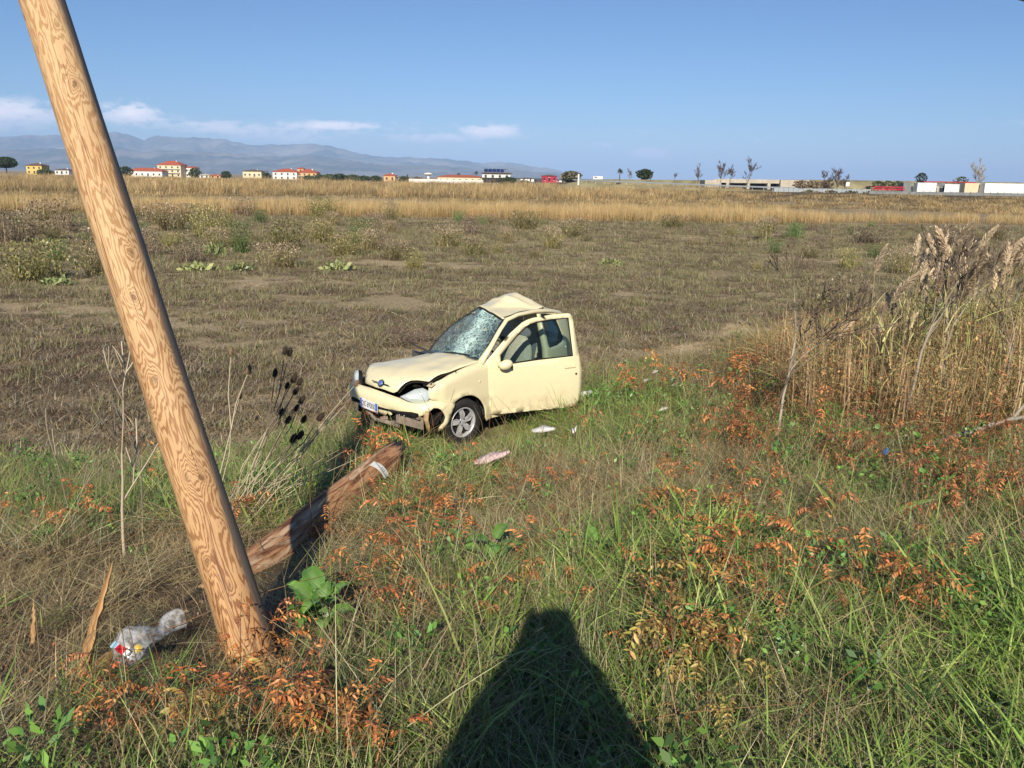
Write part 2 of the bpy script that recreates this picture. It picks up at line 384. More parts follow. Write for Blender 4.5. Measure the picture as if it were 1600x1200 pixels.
# shattered windscreen
m_ws, g, ms = glassmat('shattered_glass', (.05, .08, .085), .35)
P = g.obj(); sp = g.n('ShaderNodeSeparateXYZ'); g.L(P, sp.inputs[0])
wob = g.n('ShaderNodeVectorMath', operation='ADD'); g.L(P, wob.inputs[0])
nn = g.n('ShaderNodeTexNoise'); g.L(P, nn.inputs['Vector']); nn.inputs['Scale'].default_value = 9; sc = g.n('ShaderNodeVectorMath', operation='SCALE'); g.L(nn.outputs['Color'], sc.inputs[0]); sc.inputs['Scale'].default_value = .07; g.L(sc.outputs[0], wob.inputs[1])
def crack(scale, th):
    v = g.n('ShaderNodeTexVoronoi', feature='DISTANCE_TO_EDGE'); g.L(wob.outputs[0], v.inputs['Vector']); v.inputs['Scale'].default_value = scale
    return g.mapr(v.outputs[0], 0, th, 1, 0)
d0 = g.math('SUBTRACT', g.math('ADD', sp.outputs[1], g.math('MULTIPLY', g.noise(P, 5, 4, .6), .22)), .40)     # heavy crazing band
zone = g.mapr(g.math('ABSOLUTE', d0), .03, .30, 1, 0, True)
top = g.mapr(sp.outputs[2], 1.16, 1.36, 0, .85)
zone = g.math('MAXIMUM', zone, g.math('MULTIPLY', top, g.mapr(g.noise(P, 6, 3, .6), .35, .65)))
fine_c = g.math('MULTIPLY', crack(21, .16), zone); mid_c = g.math('MULTIPLY', g.math('MULTIPLY', crack(10, .07), g.mapr(g.noise(P, 8, 3, .6), .42, .52)), g.math('MAXIMUM', zone, .45)); wide_c = g.math('MULTIPLY', crack(3.6, .007), .8)
fl = g.math('MULTIPLY', g.mapr(g.noise(P, 70, 3, .7), .54, .62), g.math('MULTIPLY', g.mapr(g.noise(P, 4, 3), .4, .6), .5))
k = g.math('MAXIMUM', g.math('MAXIMUM', fine_c, mid_c), g.math('MAXIMUM', wide_c, fl))
k = g.math('MAXIMUM', k, g.math('MULTIPLY', g.math('POWER', zone, 1.6), g.mapr(g.noise(P, 26, 4, .7), .40, .62, .10, .75)))
g.col(g.mix(k, (.07, .12, .14), (.62, .84, .76)))  # glass tint lightened and blued to stand in for reflected sky
g.L(g.math('MINIMUM', g.math('ADD', g.math('MULTIPLY', k, .9), .42), 1.0), ms.inputs[0]); g.L(g.mapr(k, 0, 1, .06, .55), g.b.inputs['Roughness'])
g.bump(k, .4, .006)

CAR = thing('small_car', 'crashed cream yellow hatchback with shattered windscreen, buckled roof and open door', 'car',
            (-1.092, 9.414, .338), (radians(-.77), radians(.583), radians(228.141)))
def panel(name, outer, fn, m, parent=CAR, holes=(), step=.05, thick=.012, smooth=True):
    """a sheet with a true outline: outline and holes in (u, v), fn lifts them into the car's space"""
    def dens(poly):
        r = []
        for i in range(len(poly)):
            a, b = Vector(poly[i]), Vector(poly[(i + 1) % len(poly)]); k = max(1, int((b - a).length / step))
            r += [a.lerp(b, j / k) for j in range(k)]
        return r
    def inside(p, poly):
        c = False; j = len(poly) - 1
        for i in range(len(poly)):
            a, b = poly[i], poly[j]
            if (a[1] > p[1]) != (b[1] > p[1]) and p[0] < (b[0] - a[0]) * (p[1] - a[1]) / (b[1] - a[1]) + a[0]: c = not c
            j = i
        return c
    loops = [dens(outer)] + [dens(h) for h in holes]
    pts = []; edges = []
    for l in loops:
        n = len(pts); pts += [Vector((p[0], p[1])) for p in l]; edges += [(n + i, n + (i + 1) % len(l)) for i in range(len(l))]
    xs = [p[0] for p in loops[0]]; ys_ = [p[1] for p in loops[0]]
    bd = list(pts)
    x = min(xs) + step / 2
    while x < max(xs):
        y = min(ys_) + step / 2
        while y < max(ys_):
            q = Vector((x, y))
            if inside(q, loops[0]) and not any(inside(q, h) for h in loops[1:]) and min((q - b).length for b in bd) > step * .45: pts.append(q)
            y += step
        x += step
    vo, eo, fo, _, _, _ = geometry.delaunay_2d_cdt(pts, edges, [], 0, 1e-5)
    F = []
    for f in fo:
        c = sum((vo[i] for i in f), Vector((0, 0))) / len(f)
        if inside(c, loops[0]) and not any(inside(c, h) for h in loops[1:]): F.append(tuple(f))
    mb = MB(); mb.v = [tuple(fn(p[0], p[1])) for p in vo]; mb.f = F; mb.c = [(1, 1, 1)] * len(vo)
    o = mb.build(name, m, parent, smooth=smooth)
    if thick:
        s = o.modifiers.new('thickness', 'SOLIDIFY'); s.thickness = thick; s.offset = 0
    return o
def arc(cx, cz, r, a0, a1, n=14): return [(cx + r * cos(radians(a0 + (a1 - a0) * i / n)), cz + r * sin(radians(a0 + (a1 - a0) * i / n))) for i in range(n + 1)]
PX = [-2.74, -2.70, -2.62, -2.5, -2.2, -1.6, -.5, 0, .3, .45, .55, .62]; PW = [.45, .60, .67, .70, .735, .755, .755, .75, .735, .68, .60, .45]
def plan(x): return float(np.interp(x, PX, PW))
def side(x, z):
    t = (z - .52)
    y = plan(x) - (.10 * t * t if t < 0 else .16 * t * t)
    for wx in (0, -2.2):                                        # wheel-arch flare
        r = hypot(x - wx, z - .27); y += .018 * exp(-((r - .33) / .035) ** 2)
    if .5 < z < .56: y += .002
    return y
# --- front wing (car's left, towards us) and the far one
def topline(x): return float(np.interp(x, [-.44, -.2, 0, .2, .36, .46], [.935, .915, .885, .845, .795, .74]))
wing = [(-.44, .22), (-.345, .22)] + arc(0, .27, .325, 188, 36, 20)[1:] + [(.30, .545), (.38, .59), (.46, .63), (.462, .70), (.44, .745), (.40, .775), (.36, .795), (.2, .845), (0, .885), (-.2, .915), (-.30, .93), (-.44, .935)]
def wingfn(s):
    def f(x, z):
        y = side(x, z); d = topline(x) - z
        if d < .07: y -= .045 * (1 - d / .07) ** 2
        return (x, s * y, z)
    return f
panel('front_wing', wing, wingfn(1), m_paint, step=.04)
def wingR(x, z):
    p = wingfn(-1)(x, z); return (p[0] - .04 * max(0, z - .5), p[1] + .08 * max(0, -x) + .05, z - .02 - .62 * max(0, z - .42) * min(1, max(0, (.62 - x) / .35)))
panel('front_wing', wing, wingR, m_paint, step=.05)
ind = MB(); ind.lathe([(0, .012), (.014, .009), (.019, 0)], Matrix.Translation((-.24, side(-.24, .71), .71)) @ Matrix.Rotation(-pi / 2, 4, 'X'), 12); ind.build('indicator_light', m_amber, CAR, True)
# arch liners and underbody
lin = MB()
for wx in (0, -2.2):
    for s in (1, -1):
        V = []; F = []; n = 18
        for i in range(n + 1):
            a = radians(-10 + 200 * i / n)
            for yy in (.70, .46): V.append((wx + .335 * cos(a), s * yy, .27 + .335 * sin(a)))
        for i in range(n): F.append((2 * i, 2 * i + 1, 2 * i + 3, 2 * i + 2))
        V += [(wx + .335 * cos(radians(-10 + 200 * i / n)), s * .46, .27 + .335 * sin(radians(-10 + 200 * i / n))) for i in range(n + 1)]
        F.append(tuple(range(2 * n + 2, 3 * n + 3)))
        lin = MB(); V2 = V[:2 * n + 2]; lin.add(V2, F[:-1]); cap_ = [2 * i + 1 for i in range(n + 1)]; lin.f.append(tuple(cap_)); lin.build('wheel_arch_liner', m_under, CAR)
ub = MB(); ub.box((-1.1, 0, .22), (1.5, 1.30, .06)); ub.box((.10, 0, .34), (.62, .86, .26)); ub.box((-2.3, 0, .34), (.6, .88, .24)); ub.box((-.05, 0, .62), (.5, .9, .34)); ub.build('underbody', m_under, CAR)
eng = MB(); eng.box((.18, .1, .72), (.3, .42, .12)); eng.box((.26, -.25, .68), (.22, .2, .16)); eng.tube([(.3, .40, .70), (.2, .5, .74), (0, .55, .80), (-.15, .5, .84)], .022, 8)
eng.tube([(.3, -.3, .73), (.34, 0, .75), (.3, .3, .73)], .018, 8); eng.build('engine', m_under, CAR)
rl = MB(); rl.box((.18, .635, .80), (.34, .03, .02), M=Matrix.Rotation(radians(13), 3, 'Y')); rl.box((.02, .65, .835), (.12, .03, .025), M=Matrix.Rotation(radians(10), 3, 'Y')); rl.build('inner_wing_rail', m_paint2, CAR)
# --- bonnet, lifted on our side, pushed down on the far side
def zc(x): return float(np.interp(x, [-.35, -.2, 0, .2, .35, .46, .53, .57, .60], [.915, .905, .88, .845, .81, .77, .725, .68, .635]))
def bonfn(x, y):
    back = max(0, min(1, (.45 - x) / .7))
    z = zc(x) - .055 * (y / .7) ** 2 + (.10 * y * back if y > 0 else .24 * y * back)
    z += .020 * exp(-((y - .50) / .10) ** 2) * exp(-((x - .22) / .12) ** 2)                     # buckle by the lamp
    z += .010 * noise.noise(Vector((x * 6, y * 6, 2)))
    ridge = exp(-((abs(y) - .42 - .1 * (x)) / .03) ** 2) * .006
    xx = x - .17 * (y / .62) ** 2 * max(0, x - .2) / .4 - .02
    return (xx, y, z + ridge)
bon = [(.60, -.36), (.61, -.1), (.605, .20), (.585, .235), (.55, .25), (.50, .27), (.455, .31), (.425, .38), (.415, .46), (.40, .515), (.33, .53), (.2, .56), (.05, .605), (-.12, .66), (-.30, .67), (-.31, .4), (-.30, 0), (-.36, -.35), (-.40, -.55), (-.1, -.66), (.2, -.64), (.36, -.58), (.46, -.50), (.55, -.44)]
panel('bonnet', bon, bonfn, m_paint, step=.045, thick=.014)
bl = MB(); bl.tube([Vector(bonfn(x, y)) - Vector((.03, .015, .03)) for x, y in ((.585, .235), (.50, .27), (.455, .31), (.425, .38), (.415, .46), (.40, .515), (.33, .53), (.2, .56), (.05, .605), (-.12, .66))], .012, 6); bl.build('bonnet_inner_rim', m_under, CAR)
# badge with wings
bd = MB(); Mb = Matrix.Translation((.588, 0, .705)) @ Matrix.Rotation(radians(52), 4, 'Y')
bd.lathe([(0, .012), (.030, .010), (.036, 0)], Mb, 18); bdo = bd.build('bonnet_badge', m_badge, CAR, True)
br = MB(); br.lathe([(.034, .0), (.040, .006), (.044, 0)], Mb, 18)
for s in (-1, 1): br.box(Mb @ Vector((0.004, s * .098, .004)), (.010, .10, .006), M=Mb.to_3x3()); 
br.build('badge_ring', m_black, bdo)
# --- bumper wrapped round the nose; torn away at the lower near corner
BPX = [(-.02, 0), (0, 0)]
import bisect
_path = [(.16, .775), (.30, .765), (.42, .735), (.52, .665), (.585, .55), (.622, .35), (.635, .1), (.635, -.1), (.622, -.35), (.585, -.55), (.50, -.67), (.36, -.745), (.2, -.76)]
_len = [0]
for a_, b_ in zip(_path, _path[1:]): _len.append(_len[-1] + hypot(a_[0] - b_[0], a_[1] - b_[1]))
BL = _len[-1]
def bump(s, z):
    s = max(0, min(BL - 1e-6, s)); i = bisect.bisect_right(_len, s) - 1; t = (s - _len[i]) / (_len[i + 1] - _len[i])
    def cr(k):
        p = [_path[max(0, min(len(_path) - 1, i + j))][k] for j in (-1, 0, 1, 2)]
        return .5 * (2 * p[1] + (p[2] - p[0]) * t + (2 * p[0] - 5 * p[1] + 4 * p[2] - p[3]) * t * t + (-p[0] + 3 * p[1] - 3 * p[2] + p[3]) * t ** 3)
    x, y = cr(0), cr(1)
    inn = .055 * max(0, (z - .53) / .09) ** 1.6 + .04 * max(0, (.42 - z) / .14) ** 1.5 - (.008 if .47 < z < .53 else 0)
    dx, dy = x + .4, y; L = hypot(dx, dy) + 1e-6
    return (x - dx / L * inn, y - dy / L * inn, z - .018 * max(0, y) * (1 if x > .4 else .3))
def s_at(y):  # arc length where the path passes y, front part
    for i in range(len(_path) - 1):
        if _path[i][1] >= y > _path[i + 1][1]: return _len[i] + (_path[i][1] - y) / (_path[i][1] - _path[i + 1][1]) * (_len[i + 1] - _len[i])
    return BL
sc_ = _len[2]
bo = [(0.02, .545), (.09, .57), (.2, .605), (.33, .625), (s_at(.55), .62), (s_at(.35), .60), (s_at(.1), .605), (s_at(-.2), .61), (s_at(-.40), .605), (s_at(-.60), .61), (BL - .16, .60), (BL - .02, .56),
      (BL - .06, .50), (BL - .09, .42), (BL - .11, .34), (s_at(-.66), .325), (s_at(-.5), .37), (s_at(-.44), .40), (s_at(-.34), .365), (s_at(-.1), .36), (s_at(.12), .355), (s_at(.17), .40), (s_at(.20), .372), (s_at(.24), .40), (s_at(.19), .445),
      (s_at(.3), .45), (s_at(.42), .435), (s_at(.52), .43), (s_at(.60), .44), (s_at(.66), .475), (s_at(.70), .52), (sc_ + .03, .545), (sc_ - .02, .54), (sc_ - .06, .51), (.14 + .03, .46), (.15, .41), (.17, .355), (.23, .30), (.25, .26), (.19, .255), (.13, .30), (.10, .36), (.075, .42), (.05, .48)]
panel('front_bumper', bo, bump, m_paint, step=.04, thick=.010)
# number plate
pc = Vector(bump(s_at(-.14), .43)); pn = Vector((1, -.10, 0.02)).normalized(); py = Vector((0, 1, 0)); py = (py - pn * py.dot(pn)).normalized(); pzv = pn.cross(py)
Mp = Matrix((py, pzv, pn)).transposed().to_4x4(); Mp.translation = pc + pn * .022 + Vector((0, 0, -.002))
pb = MB(); pb.box((0, 0, 0), (.36, .112, .006)); plate = pb.build('number_plate', m_platew, CAR, bevel=.002); plate.matrix_local = Mp
for sx_ in (-1, 1):
    bb = MB(); bb.box((sx_ * .160, 0, .0042), (.036, .108, .002)); o = bb.build('plate_band', m_blue, plate)
def text(s, size, mt, parent, loc, name='lettering', ex=.0008, rot=(0, 0, 0), sx=1):
    cu = bpy.data.curves.new(name, 'FONT'); cu.body = s; cu.size = size; cu.align_x = 'CENTER'; cu.align_y = 'CENTER'; cu.extrude = ex; cu.resolution_u = 3
    to = bpy.data.objects.new(name, cu); C.objects.link(to); dg = bpy.context.evaluated_depsgraph_get(); me = bpy.data.meshes.new_from_object(to.evaluated_get(dg)); me.name = name
    bpy.data.objects.remove(to); me.materials.clear(); me.materials.append(mt); return link(name, me, parent, loc, rot, (sx, 1, 1))
text('DC 692KK', .088, m_ink, plate, (0, -.001, .0044), sx=.70)
text('I', .04, m_platew, plate, (-.160, -.03, .0062)); 
rg = MB()
for k_ in range(12): rg.box((-.160 + .011 * cos(k_ * pi / 6), .022 + .011 * sin(k_ * pi / 6), .0058), (.003, .003, .001))
rg.build('star_ring', m_amber, plate)
# crash structure seen through the torn bumper
cb = MB(); cb.box((.565, .46, .36), (.02, .40, .135), M=Matrix.Rotation(radians(6), 3, 'Z')); cb.box((.59, .46, .425), (.03, .40, .02)); cb.box((.59, .30, .36), (.03, .02, .13)); cb.build('radiator_panel', m_rust, CAR, bevel=.004)
cb = MB(); cb.tube([(.60, -.5, .42), (.62, 0, .43), (.60, .62, .455)], .03, 8); cb.box((.50, 0, .30), (.06, 1.0, .10)); cb.build('crash_bar', m_under, CAR)
cb = MB(); cb.tube([(.585, .30, .26), (.60, .1, .27), (.59, -.1, .25), (.55, -.3, .30)], [.02, .026, .018, .02], 7); cb.box((.60, .06, .305), (.03, .10, .05), M=Matrix.Rotation(.4, 3, 'X')); cb.box((.585, .22, .285), (.04, .07, .035)); cb.build('broken_bracket', m_rust, CAR)
for p_ in ((.625, .36, .43), (.625, .44, .435)):
    cb = MB(); cb.box(p_, (.006, .008, .035)); cb.build('clip', m_platew, CAR)
cb = MB(); cb.tube([(.52, .70, .50), (.53, .69, .42), (.50, .685, .34), (.47, .66, .24)], [.03, .036, .034, .026], 8, squash=.6); cb.build('bumper_strut', m_muddy, CAR, True)
cb = MB(); cb.tube([(.40, .66, .38), (.42, .71, .38)], .055, 14); cb.build('fog_lamp_housing', m_black, CAR)
for w3 in ([(.62, -.05, .27), (.63, .02, .22), (.6, .05, .17)], [(.6, .2, .30), (.62, .23, .22), (.6, .22, .16)], [(.6, -.2, .30), (.62, -.16, .2), (.61, -.1, .14)]): cb = MB(); cb.tube(w3, .006, 5); cb.build('hanging_wire', m_rubber, CAR)
# --- headlights
def headlight(s, loc, rot):
    h = MB(); out_ = [(-.13, -.07), (-.085, -.03), (-.02, .035), (.05, .07), (.11, .06), (.14, .02), (.135, -.03), (.09, -.075), (.02, -.09), (-.06, -.085)]
    out_ = [(s * a, b) for a, b in out_]
    def ringz(sc2, z): return [(a * sc2, b * sc2, z) for a, b in out_]
    h.v = ringz(1, -.05) + ringz(1, 0); n = len(out_); h.f = [(i, (i + 1) % n, n + (i + 1) % n, n + i) for i in range(n)] + [tuple(range(n - 1, -1, -1))]; h.c = [(1, 1, 1)] * len(h.v)
    o = h.build('headlight', m_black, CAR, loc=loc, rot=rot, scale=1.22)
    r = MB(); r.v = ringz(.96, -.002) + ringz(.7, -.025) + [(0, 0, -.045)]; r.f = [(i, (i + 1) % n, n + (i + 1) % n, n + i) for i in range(n)] + [(n + i, n + (i + 1) % n, 2 * n) for i in range(n)]; r.c = [(1, 1, 1)] * len(r.v); r.build('reflector', m_refl, o)
    l = MB(); l.v = ringz(1.0, .001) + ringz(.86, .022) + ringz(.5, .038) + [(0, 0, .042)]; l.f = [(i + k * n, (i + 1) % n + k * n, n + (i + 1) % n + k * n, n + i + k * n) for k in (0, 1) for i in range(n)] + [(2 * n + i, 2 * n + (i + 1) % n, 3 * n) for i in range(n)]; l.c = [(1, 1, 1)] * len(l.v); l.build('lens', m_lens, o, True)
    return o
def basis(nrm, up=(0, 0, 1)):
    n_ = Vector(nrm).normalized(); u_ = Vector(up); xx = u_.cross(n_).normalized(); yy = n_.cross(xx); m_ = Matrix((xx, yy, n_)).transposed(); return m_.to_euler()
headlight(1, (.535, .525, .675), basis((.80, .50, .34), (-.25, .12, 1)))
h2 = headlight(-1, (.50, -.535, .665), basis((.86, -.42, .3))); h2.scale = (.95, .95, 1)
tabm = MB(); tabm.box((.42, .655, .775), (.07, .075, .012), M=Matrix.Rotation(.35, 3, 'Y')); tabm.build('lamp_bracket', m_paint2, CAR, bevel=.003)
tabm = MB(); tabm.tube([(.415, .655, .782), (.42, .655, .790)], .012, 10); tabm.build('bolt', m_under, CAR)
# --- cowl, wiper, windscreen
BLc, BRc, TLc, TRc = Vector((-.34, .655, .915)), Vector((-.44, -.38, .79)), Vector((-.765, .615, 1.335)), Vector((-1.02, -.03, 1.375))
def wsf(u, v):
    b = BRc.lerp(BLc, u); t = TRc.lerp(TLc, u); p = b.lerp(t, v)
    bow = sin(pi * u) * (1 - .5 * v) * .09; n_ = Vector((.75, 0, .6)).normalized()
    p += n_ * bow + Vector((0, -.10 * sin(pi * v) * (1 - u), 0))
    p += n_ * (noise.noise(Vector((u * 5, v * 4, 1))) * .035 * (.3 + sin(pi * u)))
    return p
V = []; F = []; nu_, nv_ = 28, 18
for j in range(nv_ + 1):
    for i in range(nu_ + 1): V.append(wsf(i / nu_, j / nv_))
for j in range(nv_):
    for i in range(nu_): a = j * (nu_ + 1) + i; F.append((a, a + 1, a + nu_ + 2, a + nu_ + 1))
w_ = MB(); w_.add(V, F); w_.build('windscreen', m_ws, CAR, True)
sealp = [wsf(i / 12, 0) for i in range(13)] + [wsf(1, i / 10) for i in range(1, 11)] + [wsf(1 - i / 12, 1) for i in range(1, 13)] + [wsf(0, 1 - i / 10) for i in range(1, 11)]
sl_ = MB(); sl_.tube(sealp, .014, 6, cap=False); sl_.build('windscreen_seal', m_black, CAR)
cw = MB(); V = []; F = []
for i in range(13):
    u = i / 12; p = wsf(u, 0); V += [p + Vector((.0, 0, -.012)), p + Vector((.07, 0, -.022)), p + Vector((.09, 0, -.06))]
for i in range(12):
    a = i * 3; F += [(a, a + 1, a + 4, a + 3), (a + 1, a + 2, a + 5, a + 4)]
cw.add(V, F); cw.build('cowl', m_black, CAR)
wp = MB(); a0_ = wsf(.30, .0) + Vector((.05, 0, .02)); wp.tube([a0_, wsf(.6, .035) + Vector((.02, 0, .022)), wsf(.85, .05) + Vector((.015, 0, .02))], [.012, .008, .006], 6); wp.tube([wsf(.45, .02) + Vector((.02, 0, .012)), wsf(.97, .045) + Vector((.012, 0, .012))], .006, 5)
wp.tube([a0_ + Vector((0, -.02, .0)), a0_ + Vector((.07, -.16, .05)), a0_ + Vector((.12, -.30, .10))], [.013, .010, .008], 6); wp.build('wiper', m_black, CAR)
# --- A pillar, roof rail, B pillar (car's left)
RL = [Vector(p) for p in ((-.30, .70, .905), (-.50, .675, 1.07), (-.68, .65, 1.24), (-.80, .635, 1.335), (-1.0, .625, 1.372), (-1.31, .615, 1.378), (-1.55, .61, 1.355), (-1.74, .605, 1.325), (-2.0, .60, 1.27), (-2.2, .605, 1.16), (-2.36, .625, 1.02), (-2.45, .66, .90))]
fr = MB(); fr.tube(RL, [.045, .032, .028, .03, .032, .033, .035, .035, .036, .04, .045, .05], 8, squash=.8); fr.build('roof_rail', m_paint, CAR, True)
fr = MB(); fr.tube([(-1.42, .62, 1.27), (-1.43, .66, 1.12), (-1.47, .70, .90), (-1.50, .71, .60), (-1.52, .71, .28)], [.04, .042, .05, .055, .06], 8, squash=.6); fr.build('centre_pillar', m_paint, CAR, True)
fr = MB(); fr.tube([(-.36, .69, .90), (-.40, .70, .6), (-.42, .70, .25)], [.04, .05, .05], 8, squash=.6); fr.tube([(-.40, .70, .26), (-1.0, .71, .245), (-1.6, .71, .25)], [.05, .05, .05], 8); fr.build('door_sill', m_paint, CAR, True)
# rail on the far side, crushed inwards
fr = MB(); fr.tube([(-1.08, -.16, 1.28), (-1.35, -.42, 1.20), (-1.8, -.52, 1.20), (-2.2, -.56, 1.12), (-2.45, -.64, .9)], .032, 8); fr.build('roof_rail', m_paint, CAR, True)
# --- roof, folded into a tent
def rooffn(x, y):
    t = max(0, min(1, (-.77 - x) / 1.5))
    zl = float(np.interp(x, [-2.25, -2.0, -1.74, -1.31, -1.0, -.77], [1.19, 1.285, 1.335, 1.385, 1.375, 1.345]))
    z = zl + .022 * (1 - ((y - .1) / .55) ** 2)
    pk = exp(-((x + 1.52) / .20) ** 2) * exp(-((y - .17) / .26) ** 2)
    z += .155 * max(0, 1 - abs(x + 1.50 + .15 * (y - .2)) / (.50 if x > -1.5 else .26) - abs(y - .19) / .58) + .035 * exp(-abs(x + 1.40 + .25 * (y - .6)) / .03) * max(0, min(1, (.60 - y) * 4)) - .03 * exp(-((x + 1.68) / .07) ** 2 - ((y - .35) / .25) ** 2)
    if y < 0: z -= .62 * (-y) ** 1.35 * (1.2 if x > -1.6 else .55)
    z += noise.noise(Vector((x * 5, y * 5, 4))) * .012
    return (x, y * 1.0, z)
roofp = [(-.775, .60), (-1.0, .60), (-1.31, .595), (-1.55, .59), (-1.74, .585), (-2.0, .575), (-2.18, .56), (-2.25, .3), (-2.27, 0), (-2.24, -.3), (-2.15, -.52), (-1.8, -.50), (-1.35, -.40), (-1.18, -.28), (-1.03, -.05), (-.93, .2), (-.84, .42)]
panel('roof', roofp, rooffn, m_paint, step=.04, thick=.012)
gt = MB(); gt.tube([Vector(rooffn(x, .592)) + Vector((0, .006, .010)) for x in np.linspace(-.80, -1.36, 9)], .007, 5); gt.build('roof_gutter', m_black, CAR)
# --- left rear quarter
def qfn(x, z):
    if z > .88: y = plan(x) - .16 * (.36 ** 2) - (z - .88) * .26
    else: y = side(x, z)
    return (x, y, z)
qp = [(-1.53, .24), (-1.86, .24)] + arc(-2.2, .27, .325, 5, 178, 16) + [(-2.56, .28), (-2.70, .36), (-2.72, .55), (-2.69, .75), (-2.60, .90), (-2.48, 1.0), (-2.33, 1.12), (-2.2, 1.215), (-2.02, 1.275), (-1.74, 1.32), (-1.55, 1.35), (-1.38, 1.365), (-1.42, 1.1), (-1.47, .9), (-1.50, .6)]
qw = [(-1.46, 1.325), (-1.56, 1.315), (-1.72, 1.285), (-1.80, 1.24), (-1.93, 1.02), (-1.95, .96), (-1.90, .925), (-1.72, .905), (-1.53, .905)]
panel('rear_quarter', qp, qfn, m_paint, holes=[qw], step=.06, thick=.012)
def qin(x, z): p = qfn(x, z); return (p[0], p[1] - .012, p[2])
panel('quarter_window', [(-1.44, 1.34), (-1.56, 1.33), (-1.74, 1.295), (-1.82, 1.25), (-1.96, 1.02), (-1.97, .95), (-1.90, .91), (-1.70, .89), (-1.51, .89)], qin, m_qglass, step=.15, thick=.004)
sl2 = MB(); sl2.tube([Vector(qfn(*p)) for p in qw + qw[:1]], .008, 5, cap=False); sl2.build('window_seal', m_black, CAR)
# far side and tail
def farfn(x, z):
    y = side(x, min(z, .9)); y -= .30 * exp(-((x + 1.0) / .45) ** 2) * (.4 + .6 * z); return (x, -y + .06, z - .50 * max(0, z - .42) * (1 if x > -1.3 else max(0, 1 - (-1.3 - x) / .6)))
panel('side_panel', [(-.42, .24), (-.42, .86), (-1.5, .86), (-2.3, .92), (-2.6, .9), (-2.7, .7), (-2.7, .35)] + arc(-2.2, .27, .325, 178, 5, 16) + [(-1.8, .24)], farfn, m_paint, step=.09, thick=.012)
tl = MB(); V = []; F = []
tp = [(-2.70, .62, .36), (-2.74, .66, .55), (-2.70, .62, .80), (-2.62, .60, .93), (-2.42, .58, 1.06), (-2.26, .56, 1.19)]
for yy in np.linspace(-1, 1, 9):
    for p in tp: V.append((p[0] + .06 * yy * yy - .03, p[1] * yy, p[2] + (0.0 if yy > 0 else yy * .06)))
for i in range(8):
    for k_ in range(5):
        if k_ in (3, 4) and 0 < i < 7: continue
        a = i * 6 + k_; F.append((a, a + 1, a + 7, a + 6))
tl.add(V, F); o = tl.build('tailgate', m_paint, CAR, True); s_ = o.modifiers.new('t', 'SOLIDIFY'); s_.thickness = .012
tg = MB(); V = []; F = []
for yy in np.linspace(-.78, .78, 7):
    for p in tp[3:]: V.append((p[0] + .06 * yy * yy - .03, p[1] * yy, p[2] + (0.0 if yy > 0 else yy * .06)))
for i in range(6):
    for k_ in range(2): a = i * 3 + k_; F.append((a, a + 1, a + 4, a + 3))
tg.add(V, F); tg.build('rear_window', m_qglass, CAR, True)
rbm = MB(); V = []; F = []
for i, (x, y) in enumerate([(-2.52, .735), (-2.66, .70), (-2.75, .60), (-2.79, .3), (-2.80, 0), (-2.79, -.3), (-2.75, -.6), (-2.66, -.70), (-2.52, -.735)]):
    V += [(x, y, .28), (x - .02, y * 1.01, .40), (x, y, .52)]
for i in range(8):
    a = i * 3; F += [(a, a + 1, a + 4, a + 3), (a + 1, a + 2, a + 5, a + 4)]
rbm.add(V, F); o = rbm.build('rear_bumper', m_paint, CAR, True); s_ = o.modifiers.new('t', 'SOLIDIFY'); s_.thickness = .015
tlm = MB(); tlm.box((-2.66, .63, .80), (.06, .10, .20)); tlm.build('tail_light', mat('tail_red', (.45, .02, .02), .2), CAR, bevel=.01)
tlm = MB(); tlm.tube([(-2.42, .72, .62), (-2.44, .74, .62)], .035, 12); tlm.build('fuel_cap', m_black, CAR)
# --- wheels
def wheel(loc, rot=(0, 0, 0), label=None):
    M_ = Matrix.Rotation(-pi / 2, 4, 'X')          # lathe axis -> +y (outwards)
    w = thing('w', None, None, loc, rot); w.name = 'wheel'; w.parent = CAR
    t = MB(); t.lathe([(.175, -.075), (.215, -.082), (.255, -.078), (.272, -.06), (.276, -.02), (.276, .02), (.272, .058), (.258, .076), (.225, .083), (.192, .078), (.178, .068), (.176, .05)], M_, 40)
    # tread blocks as shallow grooves
    t.build('tyre', m_rubber, w, True)
    r = MB(); r.lathe([(.176, -.06), (.17, .045), (.178, .066), (.172, .072), (.160, .066), (.155, .02)], M_, 36); r.build('rim', m_alloy, w, True)
    d = MB(); d.lathe([(.001, .015), (.158, .015)], M_, 30); d.build('brake_disc', m_under, w)
    hub = MB()
    for k_ in range(5):
        a = 2 * pi * k_ / 5 + .31
        o1, o2, i1, i2 = a - .42, a + .42, a - .30, a + .30
        def pt(r_, a_, y_): return Vector((r_ * cos(a_), y_, r_ * sin(a_)))
        V = [pt(.045, a - .6, .058), pt(.045, a + .6, .058), pt(.10, a + .42, .066), pt(.150, a + .16, .060), pt(.158, a + .10, .050), pt(.158, a - .18, .050), pt(.150, a - .24, .060), pt(.095, a - .28, .066)]
        V2 = [p - Vector((0, .018, 0)) for p in V]; n = len(V)
        hub.add(V + V2, [tuple(range(n))[::-1], tuple(range(n, 2 * n))] + [(i, (i + 1) % n, (i + 1) % n + n, i + n) for i in range(n)])
    hub.lathe([(0, .060), (.020, .060), (.026, .056), (.052, .060), (.056, .050)], M_, 24)
    hub.build('hubcap', m_alloy, w, bevel=.004)
    for k_ in range(4):
        bt_ = MB()
        a = 2 * pi * k_ / 4 + .5; c_ = Vector((.040 * cos(a), .0595, .040 * sin(a))); bt_.tube([c_, c_ + Vector((0, .003, 0))], .009, 8); bt_.build('wheel_bolt', m_under, w)
    return w
wheel((0, .675, .275), (0, .15, radians(-6)))
w = wheel((0, -.675, .275), (0, 0, radians(-14))); w.scale = (1, -1, 1)
